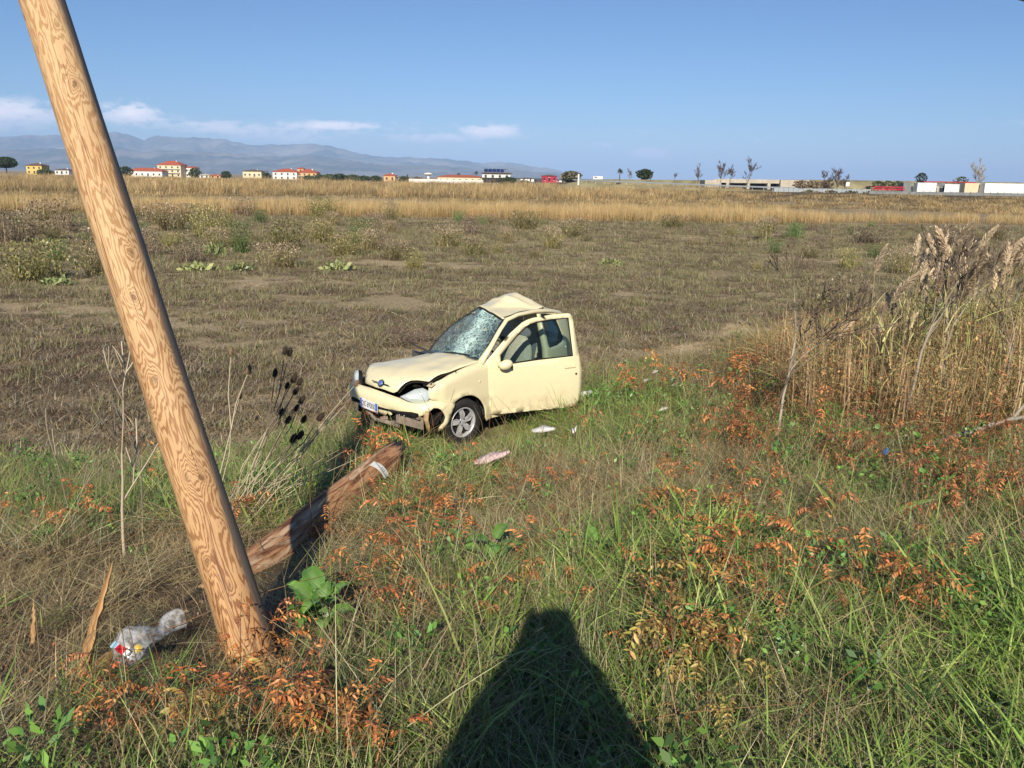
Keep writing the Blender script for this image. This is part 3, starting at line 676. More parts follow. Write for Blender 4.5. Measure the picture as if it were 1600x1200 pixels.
wheel((-2.2, .66, .275)); w = wheel((-2.2, -.66, .275)); w.scale = (1, -1, 1)
# --- the open door
da = radians(21.73); DM = Matrix.Translation((-.43, .74, 0)) @ Matrix(((-cos(da), sin(da), 0, 0), (sin(da), cos(da), 0, 0), (0, 0, 1, 0), (0, 0, 0, 1)))
def dfn(off=0.0):
    def f(u, z):
        b = .030 * (1 - ((z - .58) / .36) ** 2) if z < .9 else .005 - (z - .9) * .20
        b += .0035 * (1 if .395 < z < .43 else 0) - .012 * max(0, (u - 1.12) / .1)
        return Vector((u, b + off, z))
    return f
dp = [(-.015, .275), (-.057, .73), (-.059, .92), (.027, .996), (.15, 1.11), (.269, 1.213), (.432, 1.325), (.50, 1.352), (.578, 1.371), (.834, 1.393), (1.06, 1.398), (1.095, 1.385), (1.115, 1.35), (1.122, 1.32), (1.158, 1.009), (1.188, .847), (1.222, .69), (1.226, .44), (1.215, .33), (1.193, .262), (1.148, .242)]
dw = [(.13, .895), (.13, .975), (.373, 1.195), (.476, 1.270), (.54, 1.298), (.622, 1.317), (.83, 1.335), (1.055, 1.342), (1.088, .893), (.614, .889), (.245, .872)]
door = thing('d', None, None); door.name = 'door'; door.parent = CAR; door.matrix_local = DM; door['label'] = 'front door standing open towards the camera'
panel('door_skin', dp, dfn(), m_paint, door, holes=[dw], step=.06, thick=.010)
dpi = [(max(.0, u - .02 if u > .6 else u + .03), z + (.02 if z < .5 else (-.03 if z > 1.2 else 0))) for u, z in dp]
def inn(u, z): p = dfn(-.05)(u, z); return p
panel('door_trim', [(.02, .30), (-.01, .90), (.12, .90), (.25, .86), (.62, .875), (1.09, .88), (1.15, .85), (1.19, .68), (1.19, .45), (1.15, .28)], inn, m_fabric, door, step=.15, thick=.02)
panel('door_glass', [(.12, .88), (.12, .98), (.37, 1.205), (.47, 1.28), (.62, 1.325), (1.06, 1.35), (1.095, .88), (.614, .875), (.245, .86)], dfn(-.022), m_glass, door, step=.3, thick=.004)
sd = MB(); sd.tube([dfn(.004)(*p) for p in dw + dw[:1]], .009, 5, cap=False); sd.build('window_seal', m_black, door)
ed = MB(); ed.tube([dfn(-.025)(*p) for p in dp[13:] + dp[:3]], .018, 5); ed.build('door_edge', m_paint2, door)
hd = MB(); hd.box(dfn(.012)(1.045, .765), (.150, .02, .030)); hd.build('door_handle', m_paint, door, bevel=.006)
hd = MB(); hd.box(dfn(.001)(1.045, .765), (.162, .012, .040)); hd.build('handle_recess', m_paint2, door, bevel=.003)
lk = MB(); lk.tube([dfn(.0)(1.134, .668), dfn(.012)(1.134, .668)], .013, 12); lk.build('door_lock', m_under, door)
mr = MB(); mr.ell((.15, .10, .885), (.085, .055, .058), 16, 10, M=Matrix.Rotation(radians(-14), 3, 'Y')); mr.tube([(.10, .03, .875), (.12, .08, .88)], [.035, .03], 8); mo = mr.build('wing_mirror', m_paint, door, True)
mg = MB(); mg.ell((.222, .085, .862), (.02, .034, .034), 12, 8); mg.build('mirror_glass', m_black, mo, True)
# --- cabin
it = MB(); it.box((-1.4, 0, .27), (2.2, 1.24, .04)); it.box((-.42, 0, .55), (.03, 1.2, .55)); it.box((-2.42, 0, .62), (.04, 1.1, .5)); it.build('cabin_floor', m_dash, CAR)
ds = MB(); V = []; F = []
prof = [(-.36, .88), (-.50, .90), (-.64, .88), (-.68, .80), (-.66, .66), (-.60, .55)]
for yy in np.linspace(-.45, .64, 8):
    for x, z in prof: V.append((x, yy, z - (.10 * max(0, -yy + .1))))
for i in range(7):
    for k_ in range(5): a = i * 6 + k_; F.append((a, a + 1, a + 7, a + 6))
ds.add(V, F); ds.build('dashboard', m_dash, CAR, True)
sw = MB(); Ms = Matrix.Translation((-.80, .33, .84)) @ Matrix.Rotation(radians(-62), 4, 'Y')
for i in range(1):
    n = 24; pts_ = [Ms @ Vector((.175 * cos(2 * pi * k_ / n), .175 * sin(2 * pi * k_ / n), 0)) for k_ in range(n + 1)]; sw.tube(pts_, .014, 6, cap=False)
sw.ell(Ms @ Vector((0, 0, -.01)), (.05, .06, .05), 10, 6); sw.tube([Ms @ Vector((0, -.17, 0)), Ms @ Vector((0, .17, 0))], .014, 5); sw.tube([Ms @ Vector((0, 0, 0)), Ms @ Vector((0, 0, -.2))], .03, 6); sw.build('steering_wheel', m_black, CAR, True)
ab = MB(); ab.ell((-.80, .30, .84), (.05, .13, .15), 12, 8, M=Matrix.Rotation(.5, 3, 'Y')); ab.tube([(-.70, .12, .90), (-.66, -.1, .93), (-.72, -.3, .86)], [.03, .05, .03], 8); ab.build('airbag', m_bag, CAR, True)
def seat(x, y, name='seat', tilt=.30, mt=m_fabric):
    s0 = MB(); s0.ell((x, y, .45), (.27, .24, .10), 14, 8); o = s0.build(name, mt, CAR, True)
    b0 = MB(); b0.ell((x - .32, y, .72), (.085, .235, .33), 14, 10, M=Matrix.Rotation(-tilt, 3, 'Y')); b0.build('backrest', mt, o, True)
    h0 = MB(); h0.ell((x - .44, y, 1.06), (.045, .13, .075), 12, 8, M=Matrix.Rotation(-tilt, 3, 'Y')); h0.tube([(x - .40, y - .05, .95), (x - .43, y - .05, 1.02)], .008, 5); h0.build('headrest', m_greyfab, o, True)
    b1 = MB(); b1.box((x - .405, y, .70), (.03, .40, .5), M=Matrix.Rotation(-tilt, 3, 'Y')); b1.build('seat_back_shell', m_greyfab, o, bevel=.02)
seat(-1.0, .36); seat(-1.05, -.22, tilt=.5)
rs = MB(); rs.box((-1.95, 0, .50), (.42, 1.16, .16)); rs.box((-2.22, 0, .78), (.14, 1.16, .5), M=Matrix.Rotation(-.25, 3, 'Y')); rs.build('rear_bench', m_fabric, CAR, bevel=.04)
hl = MB(); hl.v = [tuple(Vector(rooffn(x, y)) - Vector((0, 0, .05))) for x in np.linspace(-.9, -2.1, 9) for y in np.linspace(-.2, .55, 6)]; hl.f = [(i * 6 + j, i * 6 + j + 1, i * 6 + j + 7, i * 6 + j + 6) for i in range(8) for j in range(5)]; hl.c = [(1, 1, 1)] * len(hl.v); hl.build('headliner', m_fabric, CAR, True)
bt = MB(); bt.tube([(-1.42, .60, 1.15), (-1.44, .63, .85), (-1.46, .62, .4)], .008, 4, squash=4); bt.build('seat_belt', m_black, CAR)
# a soft toy / flower on the dash, seen pink through the screen
fl_ = MB(); fl_.ell((-.61, .16, 1.10), (.035, .04, .05), 8, 6); fl_.tube([(-.60, .16, .93), (-.61, .16, 1.08)], .015, 5)
o = fl_.build('pink_soft_toy', mat('pink_cloth', (.72, .35, .38), .8), None, True); o.matrix_world = CAR.matrix_basis; tag(o, 'small pink and cream soft toy behind the broken windscreen of the car', 'toy')

# --- the car is bent round the blow on its far side: everything behind the centre pillar swings away
def bend(p):
    if p.x > -1.25: return p
    t = (-1.25 - p.x) / 1.45
    return Vector((p.x + .14 * t * t, p.y - .40 * t * t, p.z))
done = set()
def bendtree(o, M_):
    for ch in [c for c in o.children]:
        if ch.name.startswith('door'): continue
        L_ = Matrix.LocRotScale(ch.location, ch.rotation_euler, ch.scale) if ch.type == 'EMPTY' or ch.rotation_euler[0] or ch.location.length else Matrix()
        if ch.name.startswith('number_plate'): continue
        if ch.name.startswith('wheel') and ch.type == 'EMPTY':
            ch.location = bend(ch.location.copy()); 
            if ch.location.x < -1: ch.rotation_euler[2] += radians(22)
            continue
        if ch.type == 'MESH' and L_ == Matrix() and ch.data.name not in done:
            done.add(ch.data.name)
            for v in ch.data.vertices:
                if v.co.x < -1.25: v.co = bend(v.co)
        if not ch.name.startswith('headlight'): bendtree(ch, M_)
bendtree(CAR, None)
# ================================================================== poles and wood
def frame_from(u):
    u = Vector(u).normalized(); Yv = u.cross(Vector((1, 0, 0))).normalized(); Xv = Yv.cross(u)
    return Matrix((Xv, Yv, u)).transposed()
m_pole = mat('peeled_pine', (.6, .4, .2), .62, spec=.25); g = NG(m_pole); P = g.obj(); sp = g.n('ShaderNodeSeparateXYZ'); g.L(P, sp.inputs[0]); zz = sp.outputs[2]
v = g.math('MULTIPLY', g.noise(g.mapping(P, (13, 13, 1.7)), 1.0, 4, .5, .3), 1.0)
v = g.math('ADD', v, g.math('MULTIPLY', g.noise(g.mapping(P, (30, 30, 5)), 1.0, 2, .5), .10))
KN = [(.059, -.085, 2.803, 1), (.034, -.097, 2.241, .4), (.063, -.082, 1.927, .8), (.014, -.102, 1.716, 1), (.095, -.035, 1.58, .8), (.092, -.047, 1.385, .9), (.0, -.103, 1.325, .8), (.055, -.087, .845, 1), (.003, -.103, .862, .8), (-.03, -.098, .487, .8), (.03, -.099, .36, .4), (.063, -.082, 3.123, .5), (-.059, -.084, 1.22, .7), (.02, -.10, 3.4, .8), (.07, -.07, .62, .5), (.03, .1, 2.0, .9), (-.08, .06, 1.1, .9), (-.05, .09, 2.7, .8)]
nw = g.n('ShaderNodeTexNoise'); g.L(g.mapping(P, (1, 1, .6)), nw.inputs['Vector']); nw.inputs['Scale'].default_value = 22; nw.inputs['Detail'].default_value = 4
Pw = g.vmath('ADD', P, g.mapping(g.vmath('SUBTRACT', nw.outputs['Color'], (.5, .5, .5)), (.035, .035, .06)))
kn = None; kd = None
for x, y, z, s in KN:
    d = g.vmath('LENGTH', g.mapping(g.vmath('SUBTRACT', Pw, (x, y, z)), (1, 1, .55)), (0, 0, 0))
    a = g.math('MULTIPLY', g.math('EXPONENT', g.math('MULTIPLY', d, -1 / .036)), .62 * s); b = g.mapr(d, .003, .017, .75 * s, 0, True)
    kn = a if kn is None else g.math('ADD', kn, a); kd = b if kd is None else g.math('MAXIMUM', kd, b)
v = g.math('ADD', v, kn)
ring = g.math('SINE', g.math('MULTIPLY', v, 74.0))
ring = g.mapr(ring, -.35, .75, 0, 1, True)
broad = g.mapr(g.noise(g.mapping(P, (9, 9, 1.4)), 1.0, 4, .5, .4), .40, .62)
amt = g.math('MULTIPLY', g.math('ADD', g.math('MULTIPLY', ring, .75), g.math('MULTIPLY', broad, .35)), g.mapr(zz, .2, 2.6, 1.0, .8))
lightc = g.mix(g.mapr(zz, .2, 2.0), (.54, .32, .15), (.62, .42, .225)); darkc = g.mix(g.mapr(zz, .2, 2.4), (.22, .09, .034), (.33, .165, .065))
c = g.mix(amt, lightc, darkc); c = g.mix(kd, c, (.09, .045, .02))
# grey weathered strip down the side that kept its skin
gx = g.math('ADD', sp.outputs[0], g.math('MULTIPLY', g.math('SUBTRACT', g.noise(g.mapping(P, (20, 20, 3)), 1, 4, .6), .5), .03))
c = g.mix(g.mapr(gx, .086, .098), c, (.15, .115, .09)); c = g.mix(g.mapr(gx, -.088, -.098, 0, .45), c, (.42, .33, .23))
ck = g.noise(g.mapping(P, (75, 75, .8)), 1.0, 3, .6); c = g.mix(g.mapr(ck, .62, .66, 0, .85), c, (.10, .05, .025))
g.col(c); g.bump(g.math('ADD', g.math('MULTIPLY', ck, .6), g.math('MULTIPLY', amt, -.4)), .25, .004)
B0 = Vector((-1.088, 3.138, 1.237)); U = Vector((-.3703, .3555, .8582)); Rp = frame_from(U)
def log(name, length, r0, r1, m, M4, seed, end0='flat', end1='flat', nseg=48, n=36):
    V = []; F = []
    for i in range(nseg + 1):
        t = i / nseg; z = length * t; r = r0 + (r1 - r0) * t
        for k in range(n):
            a = 2 * pi * k / n; rr = r * (1 + .045 * noise.noise(Vector((cos(a) * 1.3, sin(a) * 1.3, z * 1.6 + seed))) + .010 * noise.noise(Vector((cos(a) * 5, sin(a) * 5, z * 5 + seed))))
            zz_ = z
            if i == nseg and end1 == 'split': zz_ += end1f(a)
            if i == nseg - 1 and end1 == 'split': zz_ += .5 * end1f(a)
            V.append((rr * cos(a), rr * sin(a), zz_))
    for i in range(nseg):
        for k in range(n): F.append((i * n + k, i * n + (k + 1) % n, (i + 1) * n + (k + 1) % n, (i + 1) * n + k))
    V.append((0, 0, 0)); c0 = len(V) - 1; F += [(c0, (k + 1) % n, k) for k in range(n)]
    V.append((0, 0, length - (.08 if end1 == 'split' else 0))); c1 = len(V) - 1; F += [(c1, nseg * n + k, nseg * n + (k + 1) % n) for k in range(n)]
    mb = MB(); mb.add(V, F); o = mb.build(name, m, None, True); o.matrix_world = M4; return o
pole = log('utility_pole', 5.15, .106, .100, m_pole, Matrix.Translation(B0 - U * .45) @ Rp.to_4x4(), 3)
# keep the shader's knots in place: the object starts .45 m below the ground
for n_ in m_pole.node_tree.nodes:
    if n_.type == 'TEX_COORD':
        mp_ = m_pole.node_tree.nodes.new('ShaderNodeVectorMath'); mp_.operation = 'SUBTRACT'; mp_.inputs[1].default_value = (0, 0, .45)
        tl_ = [l.to_socket for l in n_.outputs['Object'].links]
        for t__ in tl_: m_pole.node_tree.links.new(mp_.outputs[0], t__)
        m_pole.node_tree.links.new(n_.outputs['Object'], mp_.inputs[0])
tag(pole, 'leaning pale peeled pine pole with dark knots, standing at the left', 'pole')
m_oldwood = mat('old_wood', (.2, .1, .06), .75, spec=.2); g = NG(m_oldwood); P = g.obj()
a1 = g.noise(g.mapping(P, (22, 22, 2.6)), 1.0, 6, .62, .8); a2 = g.noise(g.mapping(P, (8, 8, .9)), 1.0, 4, .6, 1.0); a3 = g.noise(g.mapping(P, (30, 30, 6)), 1.0, 5, .6)
c = g.mix(g.mapr(a1, .40, .56), (.15, .06, .03), (.50, .26, .13)); c = g.mix(g.math('MULTIPLY', g.mapr(a2, .54, .60, 0, 1, True), g.mapr(a3, .4, .55)), c, (.62, .43, .27)); c = g.mix(g.mapr(a2, .38, .30, 0, .6), c, (.05, .022, .014))
g.col(c); g.bump(g.math('ADD', a1, a3), .6, .008)
L0 = Vector((-1.674, 4.12, .945)); L1 = Vector((-1.042, 6.33, .985)); Ul = (L1 - L0).normalized(); Rl = frame_from(Ul)
rs_ = random.Random(3); spl = [rs_.uniform(-.02, .05) for _ in range(36)]
def end1f(a):
    k = int(a / (2 * pi) * 36 + .5) % 36; top = Vector((cos(a), sin(a), 0)); w = (Rl @ top).z
    return spl[k] + (.42 * max(0, w - .15) * (.75 + .25 * sin(k * 2.7)) if w > .15 else -.05 * (1 + w))
lg = log('broken_pole', (L1 - L0).length, .136, .138, m_oldwood, Matrix.Translation(L0) @ Rl.to_4x4(), 11, end1='split')
tag(lg, 'snapped dark brown pole lying in the grass with a splintered end', 'pole')
m_split = noisy('fresh_splinter', (.36, .19, .11), .3, 20, .8)
sm = MB()
for a, l_, r_ in ((1.2, .20, .016), (1.5, .26, .018), (1.9, .15, .014), (.8, .12, .012), (2.4, .10, .012), (-.8, .06, .012), (4.2, .05, .012), (1.35, .16, .012)):
    wv = Rl @ Vector((0, 0, 1))
for k in range(26):
    a = rs_.uniform(0, 2 * pi); rr = rs_.uniform(.02, .115); w = (Rl @ Vector((cos(a), sin(a), 0))).z * rr / .12
    ln_ = rs_.uniform(.03, .08) + max(0, w) * .34; z0 = (L1 - L0).length - .10
    sm.tube([(rr * cos(a), rr * sin(a), z0), (rr * cos(a) * 1.0, rr * sin(a), z0 + .10 + ln_ * .6), (rr * cos(a) * 1.02, rr * sin(a) * 1.02, z0 + .10 + ln_)], [.016, .010, .002], 4)
o = sm.build('splinters', m_split, lg); tag(o, kind='stuff')
# the paper tag wrapped on the log
tg_ = MB(); V = []; F = []
zt = (L1 - L0).length - .30
# local angle facing the camera, a little to the top
dirc = Rl.transposed() @ (Vector((0, 0, 3.3)) - (L0 + Ul * zt)).normalized(); ac = atan2(dirc.y, dirc.x)
for j in range(9):
    a = ac - .62 + 1.15 * j / 8
    for i in range(4):
        z = zt + .085 * i / 3 + .03 * (j / 8 - .5); V.append((.1445 * cos(a), .1445 * sin(a), z))
for j in range(8):
    for i in range(3): q = j * 4 + i; F.append((q, q + 1, q + 5, q + 4))
tg_.add(V, F); m_tag = noisy('paper_white', (.78, .77, .74), .08, 30, .7)
o = tg_.build('paper_tag', m_tag, lg); s_ = o.modifiers.new('t', 'SOLIDIFY'); s_.thickness = .002
ltx = MB()
for k in range(3):
    for q in range(4):
        a = ac - .05 + .11 * k
        ltx.box((.1462 * cos(a), .1462 * sin(a), zt + .045 + .008 * q), (.0012, .006, .005), rz=a)
ltx.build('stamp', m_ink, o)
# splintered stake and slabs torn from the pole
m_stake = mat('torn_wood', (.5, .3, .14), .7, spec=.2); g = NG(m_stake); P = g.obj(); a1 = g.noise(g.mapping(P, (30, 30, 3)), 1.0, 5, .6, .5)
g.col(g.mix(g.mapr(a1, .38, .62), (.30, .15, .06), (.62, .40, .18))); g.bump(a1, .5, .004)
def splinter(name, p0, p1, w, th, label, seed, parent=None):
    r = random.Random(seed); p0 = Vector(p0); p1 = Vector(p1); u = (p1 - p0).normalized(); R3 = frame_from(u); L = (p1 - p0).length
    mb = MB(); n = 14; V = []; F = []
    # flat side towards the camera
    c = R3.transposed() @ (Vector((0, 0, 3.3)) - p0); a = atan2(c.y, c.x) - pi / 2; ex = Vector((cos(a), sin(a), 0)); ey = Vector((-sin(a), cos(a), 0))
    for i in range(n + 1):
        t = i / n; ww = w * (1 - t) ** .6 * (.85 + .3 * r.random()) * (1 if t > .12 else .7 + 2.5 * t); off = .004 * r.uniform(-1, 1) + .01 * sin(t * 3 + seed)
        tt = th * (1 - .6 * t)
        z = Vector((0, 0, L * t))
        V += [z + ex * (off - ww / 2) - ey * tt / 2, z + ex * (off + ww / 2) - ey * tt / 2, z + ex * (off + ww * .35) + ey * tt / 2, z + ex * (off - ww * .3) + ey * tt / 2]
    for i in range(n):
        for k in range(4): F.append((i * 4 + k, i * 4 + (k + 1) % 4, i * 4 + 4 + (k + 1) % 4, i * 4 + 4 + k))
    F += [(3, 2, 1, 0), tuple(n * 4 + k for k in range(4))]
    mb.add(V, F); o = mb.build(name, m_stake); o.matrix_world = Matrix.Translation(p0) @ R3.to_4x4(); tag(o, label, 'wood'); return o
splinter('wood_stake', (-1.80, 3.02, 1.16), (-1.71, 3.22, 1.68), .055, .022, 'long pointed wooden splinter standing upright in the torn soil', 1)
splinter('wood_slab', (-1.80, 2.98, 1.25), (-1.66, 3.38, 1.235), .085, .03, 'yellowish torn slab of wood lying beside the plastic bag', 5)
splinter('wood_chip', (-2.12, 3.28, 1.24), (-2.22, 3.44, 1.36), .028, .012, 'small split chip of wood near the left edge', 8)
splinter('wood_chip', (-2.21, 3.0, 1.24), (-2.19, 3.1, 1.40), .018, .010, 'thin pale sliver of wood at the left edge', 9)
splinter('wood_stub', (1.80, 5.83, .93), (1.79, 5.86, 1.14), .055, .03, 'short broken wooden peg standing in the grass right of centre', 10)
# ------------------------------------------------------------------ litter
m_clear = bpy.data.materials.new('clear_plastic'); m_clear.use_nodes = True; g = NG(m_clear); g.b.inputs['Base Color'].default_value = (.8, .82, .85, 1); g.b.inputs['Roughness'].default_value = .16; g.b.inputs['Specular IOR Level'].default_value = 1.0
tr = g.n('ShaderNodeBsdfTransparent'); tr.inputs[0].default_value = (.93, .94, .95, 1); ms = g.n('ShaderNodeMixShader'); g.L(g.mapr(g.noise(g.obj(), 22, 4, .6), .42, .66, .10, .55), ms.inputs[0]); g.L(tr.outputs[0], ms.inputs[1]); g.L(g.b.outputs[0], ms.inputs[2]); g.L(ms.outputs[0], g.t.nodes['Material Output'].inputs[0])
g.bump(g.noise(g.obj(), 16, 3, .5, .6), .25, .012)
def crumple(name, pts, rad, m, loc, label, cat, seed, rot=(0, 0, 0), n=14, amp=.35, flat=1.0):
    V = []; F = []; k = len(pts)
    for i in range(k):
        for j in range(n):
            a = 2 * pi * j / n; r = rad[i] * (1 + amp * noise.noise(Vector((cos(a) * 2.3, sin(a) * 2.3, i * 1.7 + seed * 9.1))) + .15 * noise.noise(Vector((j * 3.1, i * 2.7, seed))))
            V.append((pts[i][0] + r * cos(a), pts[i][1] + r * sin(a) * .25 * (i % 2), pts[i][2] + r * sin(a) * flat))
    for i in range(k - 1):
        for j in range(n): F.append((i * n + j, i * n + (j + 1) % n, (i + 1) * n + (j + 1) % n, (i + 1) * n + j))
    mb = MB(); mb.add(V, F); o = mb.build(name, m, None, True, loc=loc, rot=rot); tag(o, label, cat); return o
bz = gz(-1.55, 3.3)
bag = crumple('plastic_bag', [(0, -.10, 0.02), (0, -.06, .035), (0, -.01, .045), (0, .05, .05), (.01, .11, .045), (.03, .17, .035), (.045, .21, .03), (.05, .25, .035), (.06, .29, .045), (.07, .33, .05)], [.03, .065, .078, .075, .058, .038, .028, .032, .045, .050], m_clear, (-1.60, 3.10, bz + .10), 'crumpled clear plastic bag on the straw left of the leaning pole', 'bag', 2, rot=(.0, 0, radians(-9)), n=22, amp=.32, flat=.75); bag.scale = (1.05, .66, 1.15)
tb = MB(); tb.box((0, 0, 0), (.055, .028, .012)); o = tb.build('toothpaste_box', mat('box_red', (.60, .02, .03), .35), None, loc=(-1.615, 3.045, bz + .165), rot=(.5, 0.1, -.55), bevel=.002); tag(o, 'small red, white and pale blue carton inside the clear bag', 'carton')
tq = MB(); tq.box((-.042, 0, 0), (.030, .030, .013)); tq.build('blue_end', mat('box_blue', (.35, .58, .75), .35), o, bevel=.002)
tq = MB(); tq.box((.036, 0, 0), (.020, .026, .012)); tq.build('white_end', m_tag, o, bevel=.002)
tq = MB(); tq.ell((0, 0, 0), (.022, .022, .022), 14, 10); o = tq.build('yellow_ball', mat('yellow_wrap', (.60, .42, .06), .3), None, True, loc=(-1.555, 3.07, bz + .155)); tag(o, 'small golden yellow ball showing through the clear bag', 'ball')
m_paper = noisy('litter_paper', (.66, .64, .62), .2, 25, .6); m_pinkp = noisy('litter_pink', (.62, .46, .46), .35, 40, .6)
LIT = [(-.16, 6.63, .16, .05, m_pinkp, 'crumpled pinkish white wrapper in the grass below the car', 'wrapper', .35), (.33, 8.03, .13, .05, m_paper, 'crumpled white wrapper in dry grass in front of the open door', 'wrapper', -.5),
       (.64, 7.93, .07, .02, m_tag, 'small white card standing in the grass right of the crumpled wrapper', 'card', 1.3), (.99, 10.85, .11, .05, m_paper, 'clear white plastic bottle by the rear of the car', 'bottle', .3),
       (2.25, 12.6, .05, .03, m_paper, 'tiny scrap of white paper far right of the car', 'paper scrap', .2), (1.79, 9.31, .06, .025, m_paper, 'small flat white scrap in the green grass right of the car', 'paper scrap', .2),
       (1.96, 11.64, .05, .03, m_paper, 'small grey scrap of plastic right of the car', 'plastic scrap', .9), (3.05, 6.35, .05, .02, mat('blue_scrap', (.05, .16, .35), .5), 'small blue bottle cap in the brown grass at right', 'cap', .9)]
for x, y, l_, r_, m_, lab, cat_, az_ in LIT:
    crumple(cat_.replace(' ', '_'), [(0, -l_, 0), (0, -l_ * .5, 0), (0, 0, .01), (0, l_ * .5, 0), (0, l_, .01)], [r_ * .4, r_, r_ * 1.1, r_ * .9, r_ * .5], m_, (x, y, gz(x, y) + .14 + (.05 if y < 9 else 0)), lab, cat_, x * 3.3, rot=(.2, 0, az_ - pi / 2), n=10, amp=.7, flat=.6)

# ------------------------------------------------------------------ overhead cable
m_cable = mat('cable', (.02, .02, .025), .5)
cb = MB(); cb.tube([(-8, 11.9, 10.6), (0, 11.95, 7.6), (4.3, 12, 6.32), (6.67, 12, 5.77), (6.82, 12, 5.735), (9.0, 12.1, 5.32), (12, 12.2, 4.95), (16, 12.4, 4.85), (22, 12.7, 5.3), (30, 13, 6.6)], .016, 6); tag(cb.build('overhead_cable', m_cable), 'thin dark overhead cable crossing the top right corner of the sky', 'cable')


# ================================================================== vegetation
GAIN = 1.92
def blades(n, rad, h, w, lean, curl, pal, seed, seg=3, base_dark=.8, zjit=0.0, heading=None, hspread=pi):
    """n tapering blades; returns V, F, cols"""
    R = np.random.default_rng(seed)
    r = rad * np.sqrt(R.random(n)); a = R.random(n) * 2 * pi
    bx, by = r * np.cos(a), r * np.sin(a); bz = R.random(n) * zjit
    H = R.uniform(h[0], h[1], n); L = np.clip(R.normal(lean, .28, n), 0.02, 1.5); K = R.uniform(.3, 1.0, n) * curl
    hd = R.random(n) * 2 * pi if heading is None else heading + R.normal(0, hspread, n)
    dx, dy = np.cos(hd), np.sin(hd); sxv, syv = -dy, dx
    Wd = R.uniform(w[0], w[1], n); pal = np.minimum(np.array(pal) * GAIN, .62); ci = R.integers(0, len(pal), n); col = pal[ci] * R.uniform(.72, 1.28, (n, 1))
    nv = 2 * seg + 1; V = np.zeros((n, nv, 3)); Cc = np.zeros((n, nv, 3))
    px = bx.copy(); py = by.copy(); pz = bz.copy()
    tw = R.uniform(-.6, .6, n)
    for i in range(seg + 1):
        t = i / seg
        if i > 0:
            th = np.clip(L + K * (t ** 1.2), 0, 2.2); st = H / seg
            px = px + dx * np.sin(th) * st; py = py + dy * np.sin(th) * st; pz = np.maximum(pz + np.cos(th) * st, .004 + .01 * R.random(n))
        ww = Wd * (1 - t) ** .7 * .5
        ax = sxv * np.cos(tw) ; ay = syv * np.cos(tw); az_ = np.sin(tw)
        c = col * (base_dark + (1 - base_dark) * min(1, t * 1.6 + .1))  # bases darkened: painted occlusion shade plus natural browning
        if i < seg:
            V[:, 2 * i] = np.c_[px - ax * ww, py - ay * ww, pz - az_ * ww]; V[:, 2 * i + 1] = np.c_[px + ax * ww, py + ay * ww, pz + az_ * ww]
            Cc[:, 2 * i] = c; Cc[:, 2 * i + 1] = c
        else: V[:, 2 * i] = np.c_[px, py, pz]; Cc[:, 2 * i] = c
    tri = []
    for i in range(seg - 1): q = 2 * i; tri += [(q, q + 1, q + 3), (q, q + 3, q + 2)]
    q = 2 * (seg - 1); tri.append((q, q + 1, q + 2)); tri = np.array(tri)
    F = (tri[None] + (np.arange(n) * nv)[:, None, None]).reshape(-1, 3)
    return V.reshape(-1, 3), F, Cc.reshape(-1, 3)
def merge(*parts):
    V = []; F = []; Cc = []; o = 0
    for v, f, c in parts: V.append(v); F.append(f + o); Cc.append(c); o += len(v)
    return np.concatenate(V), np.concatenate(F), np.concatenate(Cc)
def leaves(n, rad, h0, h1, size, pal, seed, up=.4, asp=.5):
    """small four-cornered leaves through a squat volume"""
    R = np.random.default_rng(seed); a = R.random(n) * 2 * pi; u = R.random(n); r = rad * np.sqrt(R.random(n)); z = h0 + (h1 - h0) * u
    r = r * (1 - .35 * u)
    c = np.c_[r * np.cos(a), r * np.sin(a), z]; d = R.normal(size=(n, 3)); d[:, 2] = abs(d[:, 2]) * .6 + up; d /= np.linalg.norm(d, axis=1)[:, None]
    s = np.cross(d, R.normal(size=(n, 3))); s /= np.linalg.norm(s, axis=1)[:, None]; L = R.uniform(size[0], size[1], n)[:, None]
    V = np.stack([c, c + d * L * .5 + s * L * asp * .5, c + d * L, c + d * L * .5 - s * L * asp * .5], 1)
    pal = np.minimum(np.array(pal) * GAIN, .62); col = pal[R.integers(0, len(pal), n)] * R.uniform(.7, 1.3, (n, 1)); Cc = np.repeat(col[:, None], 4, 1)
    b = np.arange(n)[:, None] * 4; F = np.concatenate([b + np.array([0, 1, 2]), b + np.array([0, 2, 3])]); return V.reshape(-1, 3), F, Cc.reshape(-1, 3)
G_LUSH = [(.115, .18, .032), (.155, .225, .045), (.085, .14, .028), (.20, .25, .065)]
G_DARK = [(.045, .075, .02), (.07, .105, .026), (.095, .13, .035), (.13, .145, .05)]
STRAW = [(.33, .25, .13), (.25, .185, .095), (.38, .30, .17), (.15, .11, .055), (.20, .165, .075)]
BROWN = [(.10, .065, .038), (.15, .10, .06), (.065, .045, .028), (.20, .14, .09)]
OLIVE = [(.145, .135, .07), (.12, .11, .06), (.18, .155, .09), (.21, .17, .105)]
GREY = [(.17, .15, .12), (.12, .10, .08), (.22, .19, .14), (.075, .06, .045)]
RUST = [(.36, .11, .03), (.28, .085, .025), (.42, .16, .05), (.19, .065, .025)]
GOLD = [(.34, .22, .095), (.29, .175, .075), (.40, .275, .14), (.23, .145, .07)]
def proto(i, data, m=M_leaf):
    me = npmesh('tuft', *data, m); return bpy.data.objects.new('tuft_%02d' % i, me)
protos = {}
def kind(key, *obs): protos[key] = list(obs)
n_ = 0
def P_(data, m=M_leaf):
    global n_; n_ += 1; return proto(n_, data, m)
kind('lush', *[P_(merge(blades(64, .13, (.16, .40), (.0045, .010), .85, 1.2, G_LUSH, 10 + i), blades(30, .15, (.1, .3), (.003, .006), .7, .8, G_DARK + STRAW[:2], 20 + i))) for i in range(3)])
